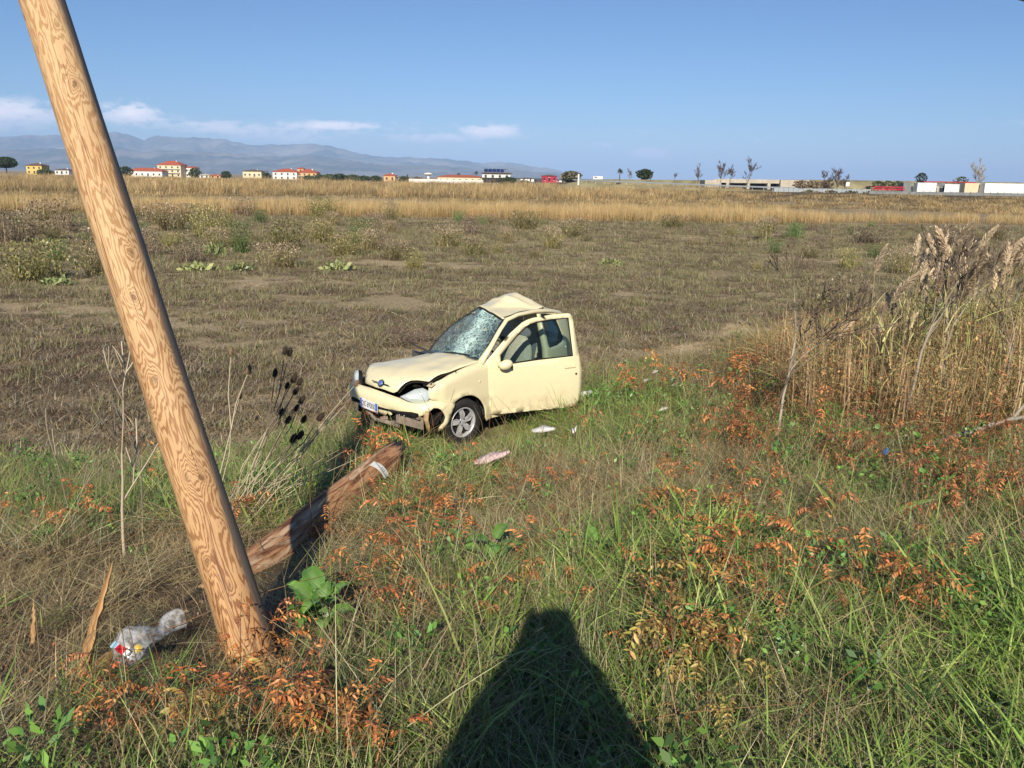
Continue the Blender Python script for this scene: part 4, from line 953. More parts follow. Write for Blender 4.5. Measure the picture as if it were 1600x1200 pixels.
kind('flat', *[P_(merge(blades(46, .15, (.22, .45), (.007, .015), 1.15, .5, G_LUSH, 300 + i, zjit=.10), blades(40, .16, (.15, .35), (.003, .006), .9, .6, G_LUSH + STRAW[:1], 305 + i))) for i in range(3)])
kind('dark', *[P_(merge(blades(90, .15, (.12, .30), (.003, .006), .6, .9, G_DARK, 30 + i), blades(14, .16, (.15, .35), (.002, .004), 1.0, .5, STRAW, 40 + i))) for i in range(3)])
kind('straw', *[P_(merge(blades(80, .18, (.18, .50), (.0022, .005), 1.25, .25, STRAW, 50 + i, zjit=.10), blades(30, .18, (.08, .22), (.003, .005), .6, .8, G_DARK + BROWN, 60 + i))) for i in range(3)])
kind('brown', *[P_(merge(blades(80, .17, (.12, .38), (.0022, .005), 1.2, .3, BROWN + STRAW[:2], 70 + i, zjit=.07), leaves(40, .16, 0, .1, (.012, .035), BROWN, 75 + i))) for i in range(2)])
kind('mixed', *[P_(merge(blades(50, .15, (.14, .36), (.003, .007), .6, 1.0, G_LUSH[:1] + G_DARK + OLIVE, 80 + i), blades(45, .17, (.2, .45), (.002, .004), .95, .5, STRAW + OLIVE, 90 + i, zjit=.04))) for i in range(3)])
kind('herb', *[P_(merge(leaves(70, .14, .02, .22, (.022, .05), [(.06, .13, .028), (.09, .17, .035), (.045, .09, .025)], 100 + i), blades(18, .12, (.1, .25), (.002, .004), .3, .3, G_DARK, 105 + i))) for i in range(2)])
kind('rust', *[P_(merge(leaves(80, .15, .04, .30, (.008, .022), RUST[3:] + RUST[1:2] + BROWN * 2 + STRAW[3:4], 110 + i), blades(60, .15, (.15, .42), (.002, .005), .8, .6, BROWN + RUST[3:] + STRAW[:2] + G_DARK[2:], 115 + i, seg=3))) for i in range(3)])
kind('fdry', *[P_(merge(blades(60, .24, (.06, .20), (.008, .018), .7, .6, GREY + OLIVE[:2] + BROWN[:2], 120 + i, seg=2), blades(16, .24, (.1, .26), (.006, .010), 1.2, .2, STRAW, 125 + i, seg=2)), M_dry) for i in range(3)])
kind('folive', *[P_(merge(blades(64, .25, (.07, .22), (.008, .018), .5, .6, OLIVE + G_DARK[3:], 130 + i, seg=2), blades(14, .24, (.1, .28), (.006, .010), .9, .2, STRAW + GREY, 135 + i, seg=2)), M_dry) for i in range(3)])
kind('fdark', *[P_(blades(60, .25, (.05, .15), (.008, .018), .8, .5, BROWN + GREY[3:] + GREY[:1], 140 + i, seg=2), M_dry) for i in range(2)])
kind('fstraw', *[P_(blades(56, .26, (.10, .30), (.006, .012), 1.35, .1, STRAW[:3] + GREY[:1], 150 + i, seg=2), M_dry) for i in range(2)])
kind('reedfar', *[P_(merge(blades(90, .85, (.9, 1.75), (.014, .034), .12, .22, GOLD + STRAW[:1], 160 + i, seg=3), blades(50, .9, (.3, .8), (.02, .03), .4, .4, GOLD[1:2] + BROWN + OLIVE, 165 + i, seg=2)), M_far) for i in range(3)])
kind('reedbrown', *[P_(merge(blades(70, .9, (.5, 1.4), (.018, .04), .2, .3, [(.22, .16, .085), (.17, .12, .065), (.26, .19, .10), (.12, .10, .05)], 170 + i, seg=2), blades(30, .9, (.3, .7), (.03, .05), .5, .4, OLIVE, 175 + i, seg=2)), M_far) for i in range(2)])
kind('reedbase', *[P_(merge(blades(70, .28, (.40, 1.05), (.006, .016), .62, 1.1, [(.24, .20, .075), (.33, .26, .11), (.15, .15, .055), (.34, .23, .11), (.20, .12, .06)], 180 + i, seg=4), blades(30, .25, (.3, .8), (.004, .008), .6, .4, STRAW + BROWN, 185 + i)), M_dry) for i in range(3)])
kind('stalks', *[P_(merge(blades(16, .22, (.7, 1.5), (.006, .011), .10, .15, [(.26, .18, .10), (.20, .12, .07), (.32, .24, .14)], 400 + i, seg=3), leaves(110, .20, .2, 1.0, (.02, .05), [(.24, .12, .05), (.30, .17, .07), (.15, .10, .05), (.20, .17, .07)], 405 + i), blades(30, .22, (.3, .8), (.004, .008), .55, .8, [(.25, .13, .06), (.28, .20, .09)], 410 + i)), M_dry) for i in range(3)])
allp = [o for k in protos for o in protos[k]]
pcol = bpy.data.collections.new('tufts')
for o in allp: pcol.objects.link(o)
index = {}
for i, o in enumerate(sorted(allp, key=lambda o: o.name)): index[o.name] = i
ids = {k: [index[o.name] for o in v] for k, v in protos.items()}
gn = bpy.data.node_groups.new('scatter', 'GeometryNodeTree')
gn.interface.new_socket('Geometry', in_out='INPUT', socket_type='NodeSocketGeometry'); gn.interface.new_socket('Geometry', in_out='OUTPUT', socket_type='NodeSocketGeometry')
gi = gn.nodes.new('NodeGroupInput'); go = gn.nodes.new('NodeGroupOutput'); ip = gn.nodes.new('GeometryNodeInstanceOnPoints'); ci = gn.nodes.new('GeometryNodeCollectionInfo')
ci.inputs['Collection'].default_value = pcol; ci.inputs['Separate Children'].default_value = True; ci.inputs['Reset Children'].default_value = True
mp = gn.nodes.new('GeometryNodeMeshToPoints')
def na(nm, ty):
    q = gn.nodes.new('GeometryNodeInputNamedAttribute'); q.data_type = ty; q.inputs['Name'].default_value = nm; return q.outputs['Attribute']
gn.links.new(gi.outputs[0], mp.inputs['Mesh']); gn.links.new(mp.outputs[0], ip.inputs['Points']); gn.links.new(ci.outputs[0], ip.inputs['Instance']); ip.inputs['Pick Instance'].default_value = True
gn.links.new(na('idx', 'INT'), ip.inputs['Instance Index']); gn.links.new(na('scl', 'FLOAT_VECTOR'), ip.inputs['Scale'])
er = gn.nodes.new('FunctionNodeEulerToRotation'); gn.links.new(na('rot', 'FLOAT_VECTOR'), er.inputs[0]); gn.links.new(er.outputs[0], ip.inputs['Rotation']); gn.links.new(ip.outputs[0], go.inputs[0])
def scatter(name, pts):
    """pts: list of (x, y, z, rx, ry, rz, sx, sy, sz, idx)"""
    A = np.array(pts, np.float32); me = bpy.data.meshes.new(name); me.vertices.add(len(A)); me.vertices.foreach_set('co', A[:, :3].ravel())
    for nm, ty, d in (('rot', 'FLOAT_VECTOR', A[:, 3:6]), ('scl', 'FLOAT_VECTOR', A[:, 6:9])): at = me.attributes.new(nm, ty, 'POINT'); at.data.foreach_set('vector', d.ravel())
    at = me.attributes.new('idx', 'INT', 'POINT'); at.data.foreach_set('value', A[:, 9].astype(np.int32)); me.update()
    o = link(name, me); md = o.modifiers.new('scatter', 'NODES'); md.node_group = gn; tag(o, kind='stuff'); return o
def nz(x, y, s, k): return noise.noise(Vector((x * s, y * s, k)))
def blob(x, y, cx, cy, rx, ry): return exp(-((x - cx) / rx) ** 2 - ((y - cy) / ry) ** 2)
R5 = random.Random(5)
def under_car(x, y):
    dx, dy = x + 1.092, y - 9.414; c_, s_ = cos(radians(228.14)), sin(radians(228.14)); u = dx * c_ + dy * s_; v_ = -dx * s_ + dy * c_
    return -2.75 < u < .50 and -.62 < v_ < .60
bank = []; step = .115
y = 1.2
while y < 21:
    st = step if y < 7 else (.15 if y < 11 else .22)
    x = -.85 * y - 2.2
    while x < .85 * y + 2.2:
        xx = x + R5.uniform(-.5, .5) * st * 1.3; yy = y + R5.uniform(-.5, .5) * st * 1.3; x += st
        edge = float(np.interp(xx, XF, YF)); t = (edge - yy)
        lim = -.35 + .9 * nz(xx, yy, .7, 1) + (1.0 if xx > 1.5 else 0)
        if t < lim - .2 + 1.55 * max(0, min(1, (-.9 - xx) / 1.2)) or abs(xx) > .72 * yy + 1.4: continue
        if under_car(xx, yy): continue
        z = gz(xx, yy); n1_ = nz(xx, yy, .9, 5); n2_ = nz(xx, yy, 2.3, 9); u = R5.random()
        w = {'lush': .5 + n1_ * 1.3, 'dark': .85 + n2_ * .8, 'straw': .16 - n1_ * .7, 'mixed': .5, 'herb': .10 + max(0, n2_) * .5, 'rust': 0.02, 'brown': 0.05, 'flat': .06}
        lr = blob(xx, yy, 2.2, 2.9, 1.2, .75) + .7 * blob(xx, yy, -1.35, 2.75, .6, .22) + .5 * blob(xx, yy, 1.2, 4.4, .9, .5); w['flat'] += 2.6 * lr; w['lush'] -= .4 * lr
        dug = blob(xx, yy, -2.3, 3.6, 1.25, 1.1) + blob(xx, yy, -1.9, 4.6, .5, .7)
        w['straw'] += 2.2 * dug; w['brown'] += 3.2 * dug; w['lush'] -= 2.5 * dug; w['dark'] -= 1.6 * dug; w['mixed'] -= 1.2 * dug; w['herb'] -= .3 * dug
        mat1 = blob(xx, yy, .75, 5.9, 1.2, 1.0) + .8 * blob(xx, yy, -.3, 4.7, .9, .5); w['straw'] += 3.0 * mat1; w['brown'] += .4 * mat1; w['lush'] -= 1.2 * mat1; w['dark'] -= .5 * mat1
        gr = blob(xx, yy, -.4, 7.2, 1.0, 1.2) + blob(xx, yy, -1.6, 6.6, 1.1, .9) + .6 * blob(xx, yy, 2.2, 3.0, 1.0, .7) + .6 * blob(xx, yy, 1.3, 4.6, 1.2, .7) + .8 * blob(xx, yy, 2.0, 9.8, 1.2, 1.5); w['lush'] += 1.6 * gr; w['straw'] -= .2 * gr
        dead = blob(xx, yy, 2.75, 4.3, .8, .45) + .7 * blob(xx, yy, 1.05, 2.55, .25, .3); w['brown'] += 2.2 * dead; w['straw'] += 1.0 * dead; w['lush'] -= 1.2 * dead
        rightside = max(0, min(1, (xx - 1.2) / 1.5)) * max(0, min(1, (yy - 4.8) / 1.5)); w['rust'] += 1.5 * rightside * (.6 + n2_ * 1.2 + .3); w['herb'] += .5 * rightside; w['brown'] += .4 * rightside
        far_ = max(0, min(1, (yy - 10) / 4)); w['straw'] += .7 * far_; w['rust'] += .7 * far_ * max(0, n1_ + .2) * 2
        ks = list(w); tot = sum(max(0, w[k]) for k in ks); r = R5.random() * tot
        for k in ks:
            r -= max(0, w[k])
            if r <= 0: break
        sc_ = R5.uniform(.75, 1.25) * (1 + .25 * n1_)
        if dug > .45: sc_ *= .62
        if mat1 > .5: sc_ *= .8
        # low where the tyre and the shadow show
        if hypot(xx + .15, yy - 8.6) < 1.0: sc_ *= .62
        if hypot(xx + 1.08, yy - 2.95) < .38 or hypot(xx + 1.55, yy - 3.15) < .32: sc_ *= .45
        dd = abs((xx + 1.674) * Ul.y - (yy - 4.12) * Ul.x)
        if dd < .26 and yy > 3.4: sc_ *= .5
        if abs(xx + 1.05 - (yy - 3.4) * -.02) < .45 and 3.3 < yy < 5.0: sc_ *= .65
        if yy > 9: sc_ *= 1.15
        tl = R5.uniform(0, .25) if k in ('lush', 'dark', 'mixed', 'herb', 'rust') else R5.uniform(0, .12)
        bank.append((xx, yy, z - .01, tl * cos(u * 6.3), tl * sin(u * 6.3), R5.uniform(0, 6.28), sc_, sc_, sc_ * (.8 + .5 * R5.random()), R5.choice(ids[k])))
    y += st
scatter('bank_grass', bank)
# rough short growth over the field
fld = []
def fpoint(x, y, base):
    s = stripe(x, y); n_1 = nz(x, y, .12, 12)
    ol = max(0, min(1, (y - 15) / 14)); u = R5.random()
    wl = {'fdry': 1.0, 'folive': .35 + 1.3 * ol + n_1, 'fdark': 1.0 - s * 3.0 - .7 * ol, 'fstraw': .35 + s * 2.6}
    ks = list(wl); tot = sum(max(0, wl[k]) for k in ks); r = u * tot
    for k in ks:
        r -= max(0, wl[k])
        if r <= 0: break
    sc_ = base * R5.uniform(.7, 1.45)
    fld.append((x, y, gz(x, y) - .005, 0, 0, R5.uniform(0, 6.28), sc_, sc_, sc_ * R5.uniform(.7, 1.2), R5.choice(ids[k])))
y = 7.0
while y < 69:
    st = .23 if y < 16 else .25 + (y - 16) * .010
    x = -.9 * y - 1
    while x < .9 * y + 1:
        xx = x + R5.uniform(-.5, .5) * st * 1.4; yy = y + R5.uniform(-.5, .5) * st * 1.4; x += st
        edge = float(np.interp(xx, XF, YF))
        if yy < edge - .1 - 1.7 * max(0, min(1, (-.9 - xx) / 1.2)) or under_car(xx, yy): continue
        s = stripe(xx, yy)
        keep = .95 - 2.5 * max(0, s - .10) + .25 * min(1, max(0, (yy - 24) / 10))
        if R5.random() > keep: continue
        fpoint(xx, yy, .85 + max(0, yy - 16) * .012)
    y += st
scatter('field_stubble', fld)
# golden reed belt and the rougher growth beyond it
belt = []
for i in range(2900):
    y = 67 + 17 * R5.random() ** 1.3; x = R5.uniform(-1.0 * y, 1.0 * y)
    n0 = nz(x, 0, .09, 2); lim_lo = 68 + 3 * n0 + (4 if x > 25 else 0)
    if y < lim_lo: continue
    if x < -32 and R5.random() < .45: k = 'reedbrown'
    else: k = 'reedfar' if R5.random() < .9 else 'reedbrown'
    if x > 27 and R5.random() < .5: continue
    sc_ = R5.uniform(.6, 1.0) * (1 + .22 * n0) * (.72 if x > 27 else 1)
    belt.append((x, y, -.02, 0, 0, R5.uniform(0, 6.28), sc_, sc_, sc_, R5.choice(ids[k])))
for i in range(5600):
    y = 86 + 300 * R5.random() ** 1.6; x = R5.uniform(-.95 * y, .95 * y)
    if nz(x, y, .018, 7) < -.12 and y < 150: continue
    if x > .27 * y and y > 185: continue
    k = 'reedbrown' if R5.random() < (.75 if x < .1 * y else .6) else 'reedfar'
    sc_ = R5.uniform(.8, 1.4) * (1 + y / 500); zs = (.30 if y < 135 else (.85 if x < .02 * y else max(.28, .85 - 1.6 * (x / y - .02)))) * sc_
    belt.append((x, y, gz(x, y) - .05, 0, 0, R5.uniform(0, 6.28), sc_ * 1.6, sc_ * 1.6, zs, R5.choice(ids[k])))
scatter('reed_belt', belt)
# thicket at the foot of the standing reeds, right
th = []
for i in range(950):
    y = R5.uniform(7.6, 14.5); x = R5.uniform(3.2, 10.5)
    if x < 3.55 + max(0, 8.6 - y) * .5 + (y - 7.6) * .12 + .3 * nz(x, y, 1.5, 3): continue
    sc_ = R5.uniform(.75, 1.25); th.append((x, y, gz(x, y) - .02, 0, 0, R5.uniform(0, 6.28), sc_, sc_, sc_, R5.choice(ids['reedbase'])))
for i in range(310):
    y = R5.uniform(7.3, 13.0); x = R5.uniform(2.9, 9.5)
    if x < 3.0 + max(0, 8.4 - y) * .6 + (y - 7.6) * .12 + .4 * nz(x, y, 1.5, 3): continue
    sc_ = R5.uniform(.7, 1.15); th.append((x, y, gz(x, y) - .02, R5.uniform(-.1, .1), R5.uniform(-.1, .1), R5.uniform(0, 6.28), sc_, sc_, sc_ * (.75 + .25 * min(1, (x - 3) / 2)), R5.choice(ids['stalks'])))
scatter('reed_thicket', th)
# ================================================================== plants that can be told apart
def tubes_np(segs, n=5):
    """segs: list of (points, radii, colour) -> V, F(tri), cols"""
    V = []; F = []; Cc = []
    for pts, rad, col in segs:
        mb = MB(); mb.tube(pts, rad, n, cap=False); o = len(V); V += mb.v
        for q in mb.f: F += [(q[0] + o, q[1] + o, q[2] + o), (q[0] + o, q[2] + o, q[3] + o)]
        Cc += [col] * len(mb.v)
    return np.array(V), np.array(F), np.array(Cc)
def frond(seed, pal, L=.17, pairs=7, ll=.042):
    """a feathered leaf: midrib with pairs of pointed, folded leaflets, drooping"""
    r = random.Random(seed); V = []; F = []; Cc = []
    def mid(t): return Vector((L * t, .012 * sin(3 * t + seed), .05 * sin(pi * t * .8) - .085 * t * t))
    v, f, c = tubes_np([([mid(i / 6) for i in range(7)], [.0022 - .0012 * i / 6 for i in range(7)], (.30, .13, .05))], 4)
    V += [tuple(x) for x in v]; F += [tuple(x) for x in f]; Cc += [tuple(x) for x in c]
    for i in range(pairs * 2 + 1):
        if i > 0 and r.random() < .13: continue
        t = .16 + .84 * (i // 2) / pairs if i < pairs * 2 else 1.0
        s = 1 if i % 2 else -1; p = mid(t); l = ll * r.uniform(.7, 1.15) * (1 - .25 * abs(t - .5)); w = l * r.uniform(.28, .40)
        a = (radians(r.uniform(50, 75)) * s) if i < pairs * 2 else 0.0; dr = r.uniform(-.9, .0)
        d = Vector((cos(a), sin(a), dr)).normalized(); sd_ = d.cross(Vector((r.uniform(-.4, .4), r.uniform(-.4, .4), 1))).normalized(); up = sd_.cross(d)
        base = len(V); q = [p, p + d * l * .35 + sd_ * w * .5 + up * w * .2, p + d * l * .75 + sd_ * w * .36 + up * w * .18, p + d * l, p + d * l * .75 - sd_ * w * .36 + up * w * .18, p + d * l * .35 - sd_ * w * .5 + up * w * .2, p + d * l * .5]
        V += [tuple(x) for x in q]; F += [(base + 6, base + k, base + (k + 1) % 6) for k in range(6)]
        col = r.choice(pal); k_ = r.uniform(.65, 1.3); Cc += [tuple(c * k_ for c in col)] * 7
    return npmesh('leaf', V, F, Cc, M_leaf)
OR = [(.72, .26, .075), (.78, .34, .11), (.62, .21, .065), (.72, .36, .13), (.45, .17, .06)]
YE = [(.50, .38, .10), (.56, .40, .12), (.40, .33, .09), (.58, .34, .12)]
RU = [(.52, .20, .08), (.42, .16, .065), (.60, .27, .10), (.32, .13, .06)]
FR = {'orange': [frond(i, OR, L=.13 + .03 * (i % 3), pairs=6 + i % 3) for i in range(5)], 'yellow': [frond(20 + i, YE, L=.16, pairs=6) for i in range(3)], 'rust': [frond(40 + i, RU, L=.13, pairs=6, ll=.036) for i in range(3)]}
def stem_mesh(seed, h, col=(.24, .10, .045)):
    r = random.Random(seed); segs = []; pts = []; x = y = 0.0; lx, ly = r.uniform(-.25, .25), r.uniform(-.25, .25)
    for i in range(7):
        t = i / 6; pts.append(Vector((lx * t * h + .02 * sin(4 * t + seed), ly * t * h + .02 * cos(3 * t + seed), h * t)))
    segs.append((pts, [.0045 * (1 - .7 * i / 6) for i in range(7)], col)); att = []
    for i in range(2, 7): att += [(pts[i], r.uniform(0, 2 * pi), .8)]
    for k in range(r.randint(2, 4)):
        b = pts[r.randint(1, 4)]; a = r.uniform(0, 2 * pi); l = h * r.uniform(.25, .5); br = [b + Vector((cos(a) * l * t * .7, sin(a) * l * t * .7, l * t * (.9 - .3 * t))) for t in (0, .35, .7, 1)]
        segs.append((br, [.003, .0025, .002, .001], col)); att += [(br[j], a + r.uniform(-1, 1), 1) for j in (1, 2, 3, 3)]
    return npmesh('stem', *tubes_np(segs, 5), M_dry), att
STEMS = [stem_mesh(i, .34 + .07 * i) for i in range(6)]
def seedling(x, y, kind_, si, label, group, nleaf=None, scale=1.0, r=None):
    me, att = STEMS[si]; t = thing(('orange_seedling' if kind_ == 'orange' else 'yellow_seedling' if kind_ == 'yellow' else 'rust_seedling'), label, 'plant', (x, y, gz(x, y) - .02), (0, 0, r.uniform(0, 6.28)), group); t.scale = (scale,) * 3
    link('stem', me, t)
    al = att if nleaf is None else r.sample(att, min(nleaf, len(att)))
    for p, a, s in al: link('leaf', r.choice(FR[kind_]), t, p, (r.uniform(-.4, .4), r.uniform(-.5, .6), a), r.uniform(.75, 1.2))
R6 = random.Random(11)
AREAS = [  # kind, centre, spread, how many, size, label, group
    ('orange', (-1.20, 2.60), (.36, .09), 8, .58, 'small orange seedling at the bottom edge left of the photographer\'s shadow', 'orange seedlings at the bottom left'),
    ('orange', (-.66, 2.50), (.26, .12), 9, .72, 'bright orange seedling crowding the bottom edge near the shadow', 'orange seedlings by the bottom edge near the shadow'),
    ('orange', (-.96, 3.05), (.16, .12), 4, .55, 'orange leaved seedling growing at the foot of the leaning pole', 'orange seedlings at the pole foot'),
    ('orange', (-.52, 3.75), (.32, .42), 10, .70, 'orange feathery seedling between the pole\'s shadow and the photographer\'s shadow', 'orange seedlings between the two shadows'),
    ('orange', (-.60, 5.2), (.38, .45), 10, .70, 'orange seedling to the right of the broken log', 'orange seedlings beside the log'),
    ('orange', (.15, 3.75), (.35, .35), 7, .62, 'orange seedling near the tip of the photographer\'s shadow', 'orange seedlings at the shadow tip'),
    ('orange', (1.00, 3.35), (.30, .28), 9, .70, 'orange seedling right of the photographer\'s shadow in tall green grass', 'orange seedlings right of the shadow'),
    ('orange', (1.50, 3.75), (.42, .32), 11, .78, 'orange seedling leaning over green grass right of centre', 'orange seedlings in the grass right of centre'),
    ('orange', (1.70, 4.9), (.70, .65), 16, .75, 'orange brown seedling around the wooden peg', 'orange brown seedlings around the peg'),
    ('orange', (.5, 5.6), (.7, .8), 8, .6, 'thin orange seedling in the flattened straw at the centre', 'orange seedlings in the flattened straw'),
    ('rust', (3.1, 6.2), (.8, .8), 22, .95, 'rusty brown seedling below the reeds at the right', 'rust brown seedlings below the reeds'),
    ('rust', (3.2, 5.2), (.55, .45), 10, .85, 'rust red seedling at the right edge above the green grass', 'rust red seedlings at the right edge'),
    ('rust', (1.8, 7.6), (.7, .9), 16, .95, 'rusty seedling in the brambly patch right of the car', 'rusty seedlings right of the car'),
    ('rust', (3.6, 8.6), (.8, .9), 22, 1.15, 'tall rusty seedling in the brush between the saplings', 'rusty seedlings between the saplings'),
    ('orange', (3.6, 10.6), (1.5, 1.2), 24, 1.15, 'orange brown seedling at the far edge of the bank', 'orange brown seedlings on the far bank edge'),
    ('orange', (-2.9, 5.6), (.65, .6), 9, .8, 'orange seedling in the green grass left of the leaning pole', 'orange seedlings left of the pole'),
    ('orange', (-1.30, 7.0), (.14, .20), 3, 1.3, 'tall orange seedling beside the dark teasel heads', 'orange seedlings by the teasels'),
    ('orange', (-.35, 6.9), (.45, .40), 7, .55, 'small orange seedling in the grass below the car', 'orange seedlings below the car'),
    ('yellow', (-1.02, 2.45), (.10, .05), 3, .7, 'yellow leaved feathery plant at the bottom edge below the pole', 'yellow plants below the pole'),
    ('yellow', (.72, 2.70), (.16, .32), 8, .75, 'yellow leaved feathery plant right of the photographer\'s shadow', 'yellow plants right of the shadow'),
    ('yellow', (.95, 3.85), (.25, .2), 3, .7, 'yellowish feathery plant in grass above the orange seedlings', 'yellowish plants in the middle grass'),
]
for kd_, (cx, cy), (sx_, sy_), n, size_, lab, grp in AREAS:
    for i in range(n):
        x, y = cx + max(-2, min(2, R6.gauss(0, 1))) * sx_ * .8, cy + max(-2, min(2, R6.gauss(0, 1))) * sy_ * .8
        if under_car(x, y) or hypot(x + .5, y - 8.4) < .8: continue
        seedling(x, y, kd_, R6.randint(0, 4), lab, grp, R6.randint(6, 12), R6.uniform(.85, 1.3) * size_, R6)
# broad-leaved weeds
def bigleaf(seed, L=.13, W=.10, col=(.13, .27, .05)):
    r = random.Random(seed); V = []; F = []; Cc = []; nu2, nv2 = 6, 4
    for i in range(nu2 + 1):
        t = i / nu2; w = W * .5 * (sin(pi * min(1, t * .93 + .07) ** .75) ** .8)
        for j in range(-nv2 // 2, nv2 // 2 + 1):
            s = j / (nv2 / 2); V.append((L * t, w * s * (1 + .1 * sin(9 * t + seed)), .035 * sin(pi * t * .7) - .03 * t * t + abs(s) * .012 + .006 * sin(14 * t + s * 4 + seed)))
            k = .75 if j == 0 else r.uniform(.9, 1.15); Cc.append(tuple(c * k for c in col) if j else (.22, .36, .12))
    m = nv2 + 1
    for i in range(nu2):
        for j in range(nv2): a = i * m + j; F += [(a, a + 1, a + m + 1), (a, a + m + 1, a + m)]
    me = npmesh('leaf', V, F, Cc, M_glossy); me.polygons.foreach_set('use_smooth', [True] * len(me.polygons)); return me
M_glossy = leafmat('broad_leaf', rough=.38, var=.25, spec=.5)
BL_ = [bigleaf(i) for i in range(3)]; BL2 = [bigleaf(9 + i, .11, .085, (.17, .32, .07)) for i in range(2)]
def weed(x, y, n, sc, lab, mesh=BL_, grp=None):
    t = thing('broadleaf_weed', lab, 'plant', (x, y, gz(x, y) + .04), (0, 0, 0), grp)
    for k in range(n):
        a = R6.uniform(0, 2 * pi); rr = R6.uniform(0, .07) * sc; link('leaf', R6.choice(mesh), t, (rr * cos(a), rr * sin(a), R6.uniform(.02, .16) * sc), (R6.uniform(-.3, .3), R6.uniform(-.7, .25), a), R6.uniform(.4, .85) * sc)
weed(-.84, 3.38, 34, 1.25, 'glossy green broad leaved weed just right of the leaning pole foot')
weed(-.98, 3.62, 10, .8, 'small pale green weed in the shade behind the pole foot')
weed(-1.28, 3.42, 7, .7, 'pale green weed hugging the left side of the pole foot', BL2)
weed(-.10, 4.22, 14, 1.2, 'large dark green leafed weed above the photographer\'s shadow')
weed(-.33, 4.75, 8, .8, 'small cluster of dock leaves left of the larger green weed')
weed(.50, 4.35, 9, 1.0, 'dark green dock leaves right of the shadow tip')
weed(-3.05, 4.95, 12, .9, 'light green leafy weed in the grass at the left', BL2)
weed(1.10, 6.0, 8, .7, 'bright green bramble leaves among dry straw right of centre', BL2)
weed(1.45, 6.7, 10, .9, 'green bramble leaves in front of the brown brush', BL2)
weed(2.55, 6.2, 8, .8, 'yellow green weed in the rusty brush', BL2)
weed(3.4, 7.3, 8, 1.0, 'pale yellow green leafy weed at the foot of the saplings', BL2)
weed(.05, 4.9, 5, .6, 'tiny pale weed in the straw below the wrapper', BL2)
# two wide reed blades in the grass, right
bw = MB()
def wideblade(name, pts, w, lab, col):
    V = []; F = []; n = len(pts)
    for i, p in enumerate(pts):
        t = i / (n - 1); ww = w * (sin(pi * (t * .9 + .1)) ** .6) * .5; V += [(p[0] - ww * .3, p[1], p[2] + ww), (p[0], p[1] + .004, p[2]), (p[0] + ww * .3, p[1], p[2] - ww)]
    for i in range(n - 1):
        for k in range(2): a = i * 3 + k; F.append((a, a + 1, a + 4, a + 3))
    m_ = MB(); m_.add(V, F); o = m_.build(name, noisy(name + '_green', col, .2, 20, .5), None, True); tag(o, lab, 'leaf blade')
def arcpts(a, b, sag, n=8):
    a, b = Vector(a), Vector(b); return [a.lerp(b, i / n) + Vector((0, 0, sag * sin(pi * i / n))) for i in range(n + 1)]
wideblade('reed_blade', arcpts((2.22, 4.9, 1.12), (1.93, 5.1, 1.46), .02), .045, 'wide pale green reed blade leaning left in the grass right of the peg', (.25, .30, .09))
wideblade('reed_blade', arcpts((2.26, 4.9, 1.10), (2.72, 4.9, 1.36), .05), .04, 'wide green reed blade leaning right beside the pale one', (.15, .25, .06))
# ------------------------------------------------------------------ long single straws lying over the bank
sg = []
for i in range(280):
    y = R6.uniform(2.2, 12); x = R6.uniform(-.66 * y - .2, .66 * y + .2)
    if under_car(x, y) or y > float(np.interp(x, XF, YF)) - .2: continue
    a = R6.gauss(.5, .7) if R6.random() < .6 else R6.uniform(0, pi); l = R6.uniform(.3, .95); z = gz(x, y); e = R6.uniform(.03, .45)
    h = .16 + R6.random() * .12; p0 = Vector((x, y, z + h * .5)); p1 = p0 + Vector((cos(a) * l * cos(e), sin(a) * l * cos(e), l * sin(e))); m_ = p0.lerp(p1, .5) + Vector((0, 0, .03))
    c = R6.choice(STRAW[:3] + [(.42, .33, .19), (.36, .20, .09)]); sg.append(([p0, m_, p1], [.0024, .002, .001], c))
for i in range(260):        # upright wispy dry stalks
    y = R6.uniform(4.5, 12.5); x = R6.uniform(-.3 * y, .66 * y)
    if under_car(x, y) or y > float(np.interp(x, XF, YF)) - .2: continue
    z = gz(x, y); h = R6.uniform(.3, .7); lx = R6.uniform(-.25, .25); sg.append(([(x, y, z), (x + lx * .3, y, z + h * .6), (x + lx, y + .05, z + h)], [.0025, .002, .001], R6.choice([(.30, .19, .085), (.36, .26, .13), (.30, .13, .05)])))
o = link('dry_straws', npmesh('dry_straws', *tubes_np(sg, 3), M_dry)); tag(o, kind='stuff')
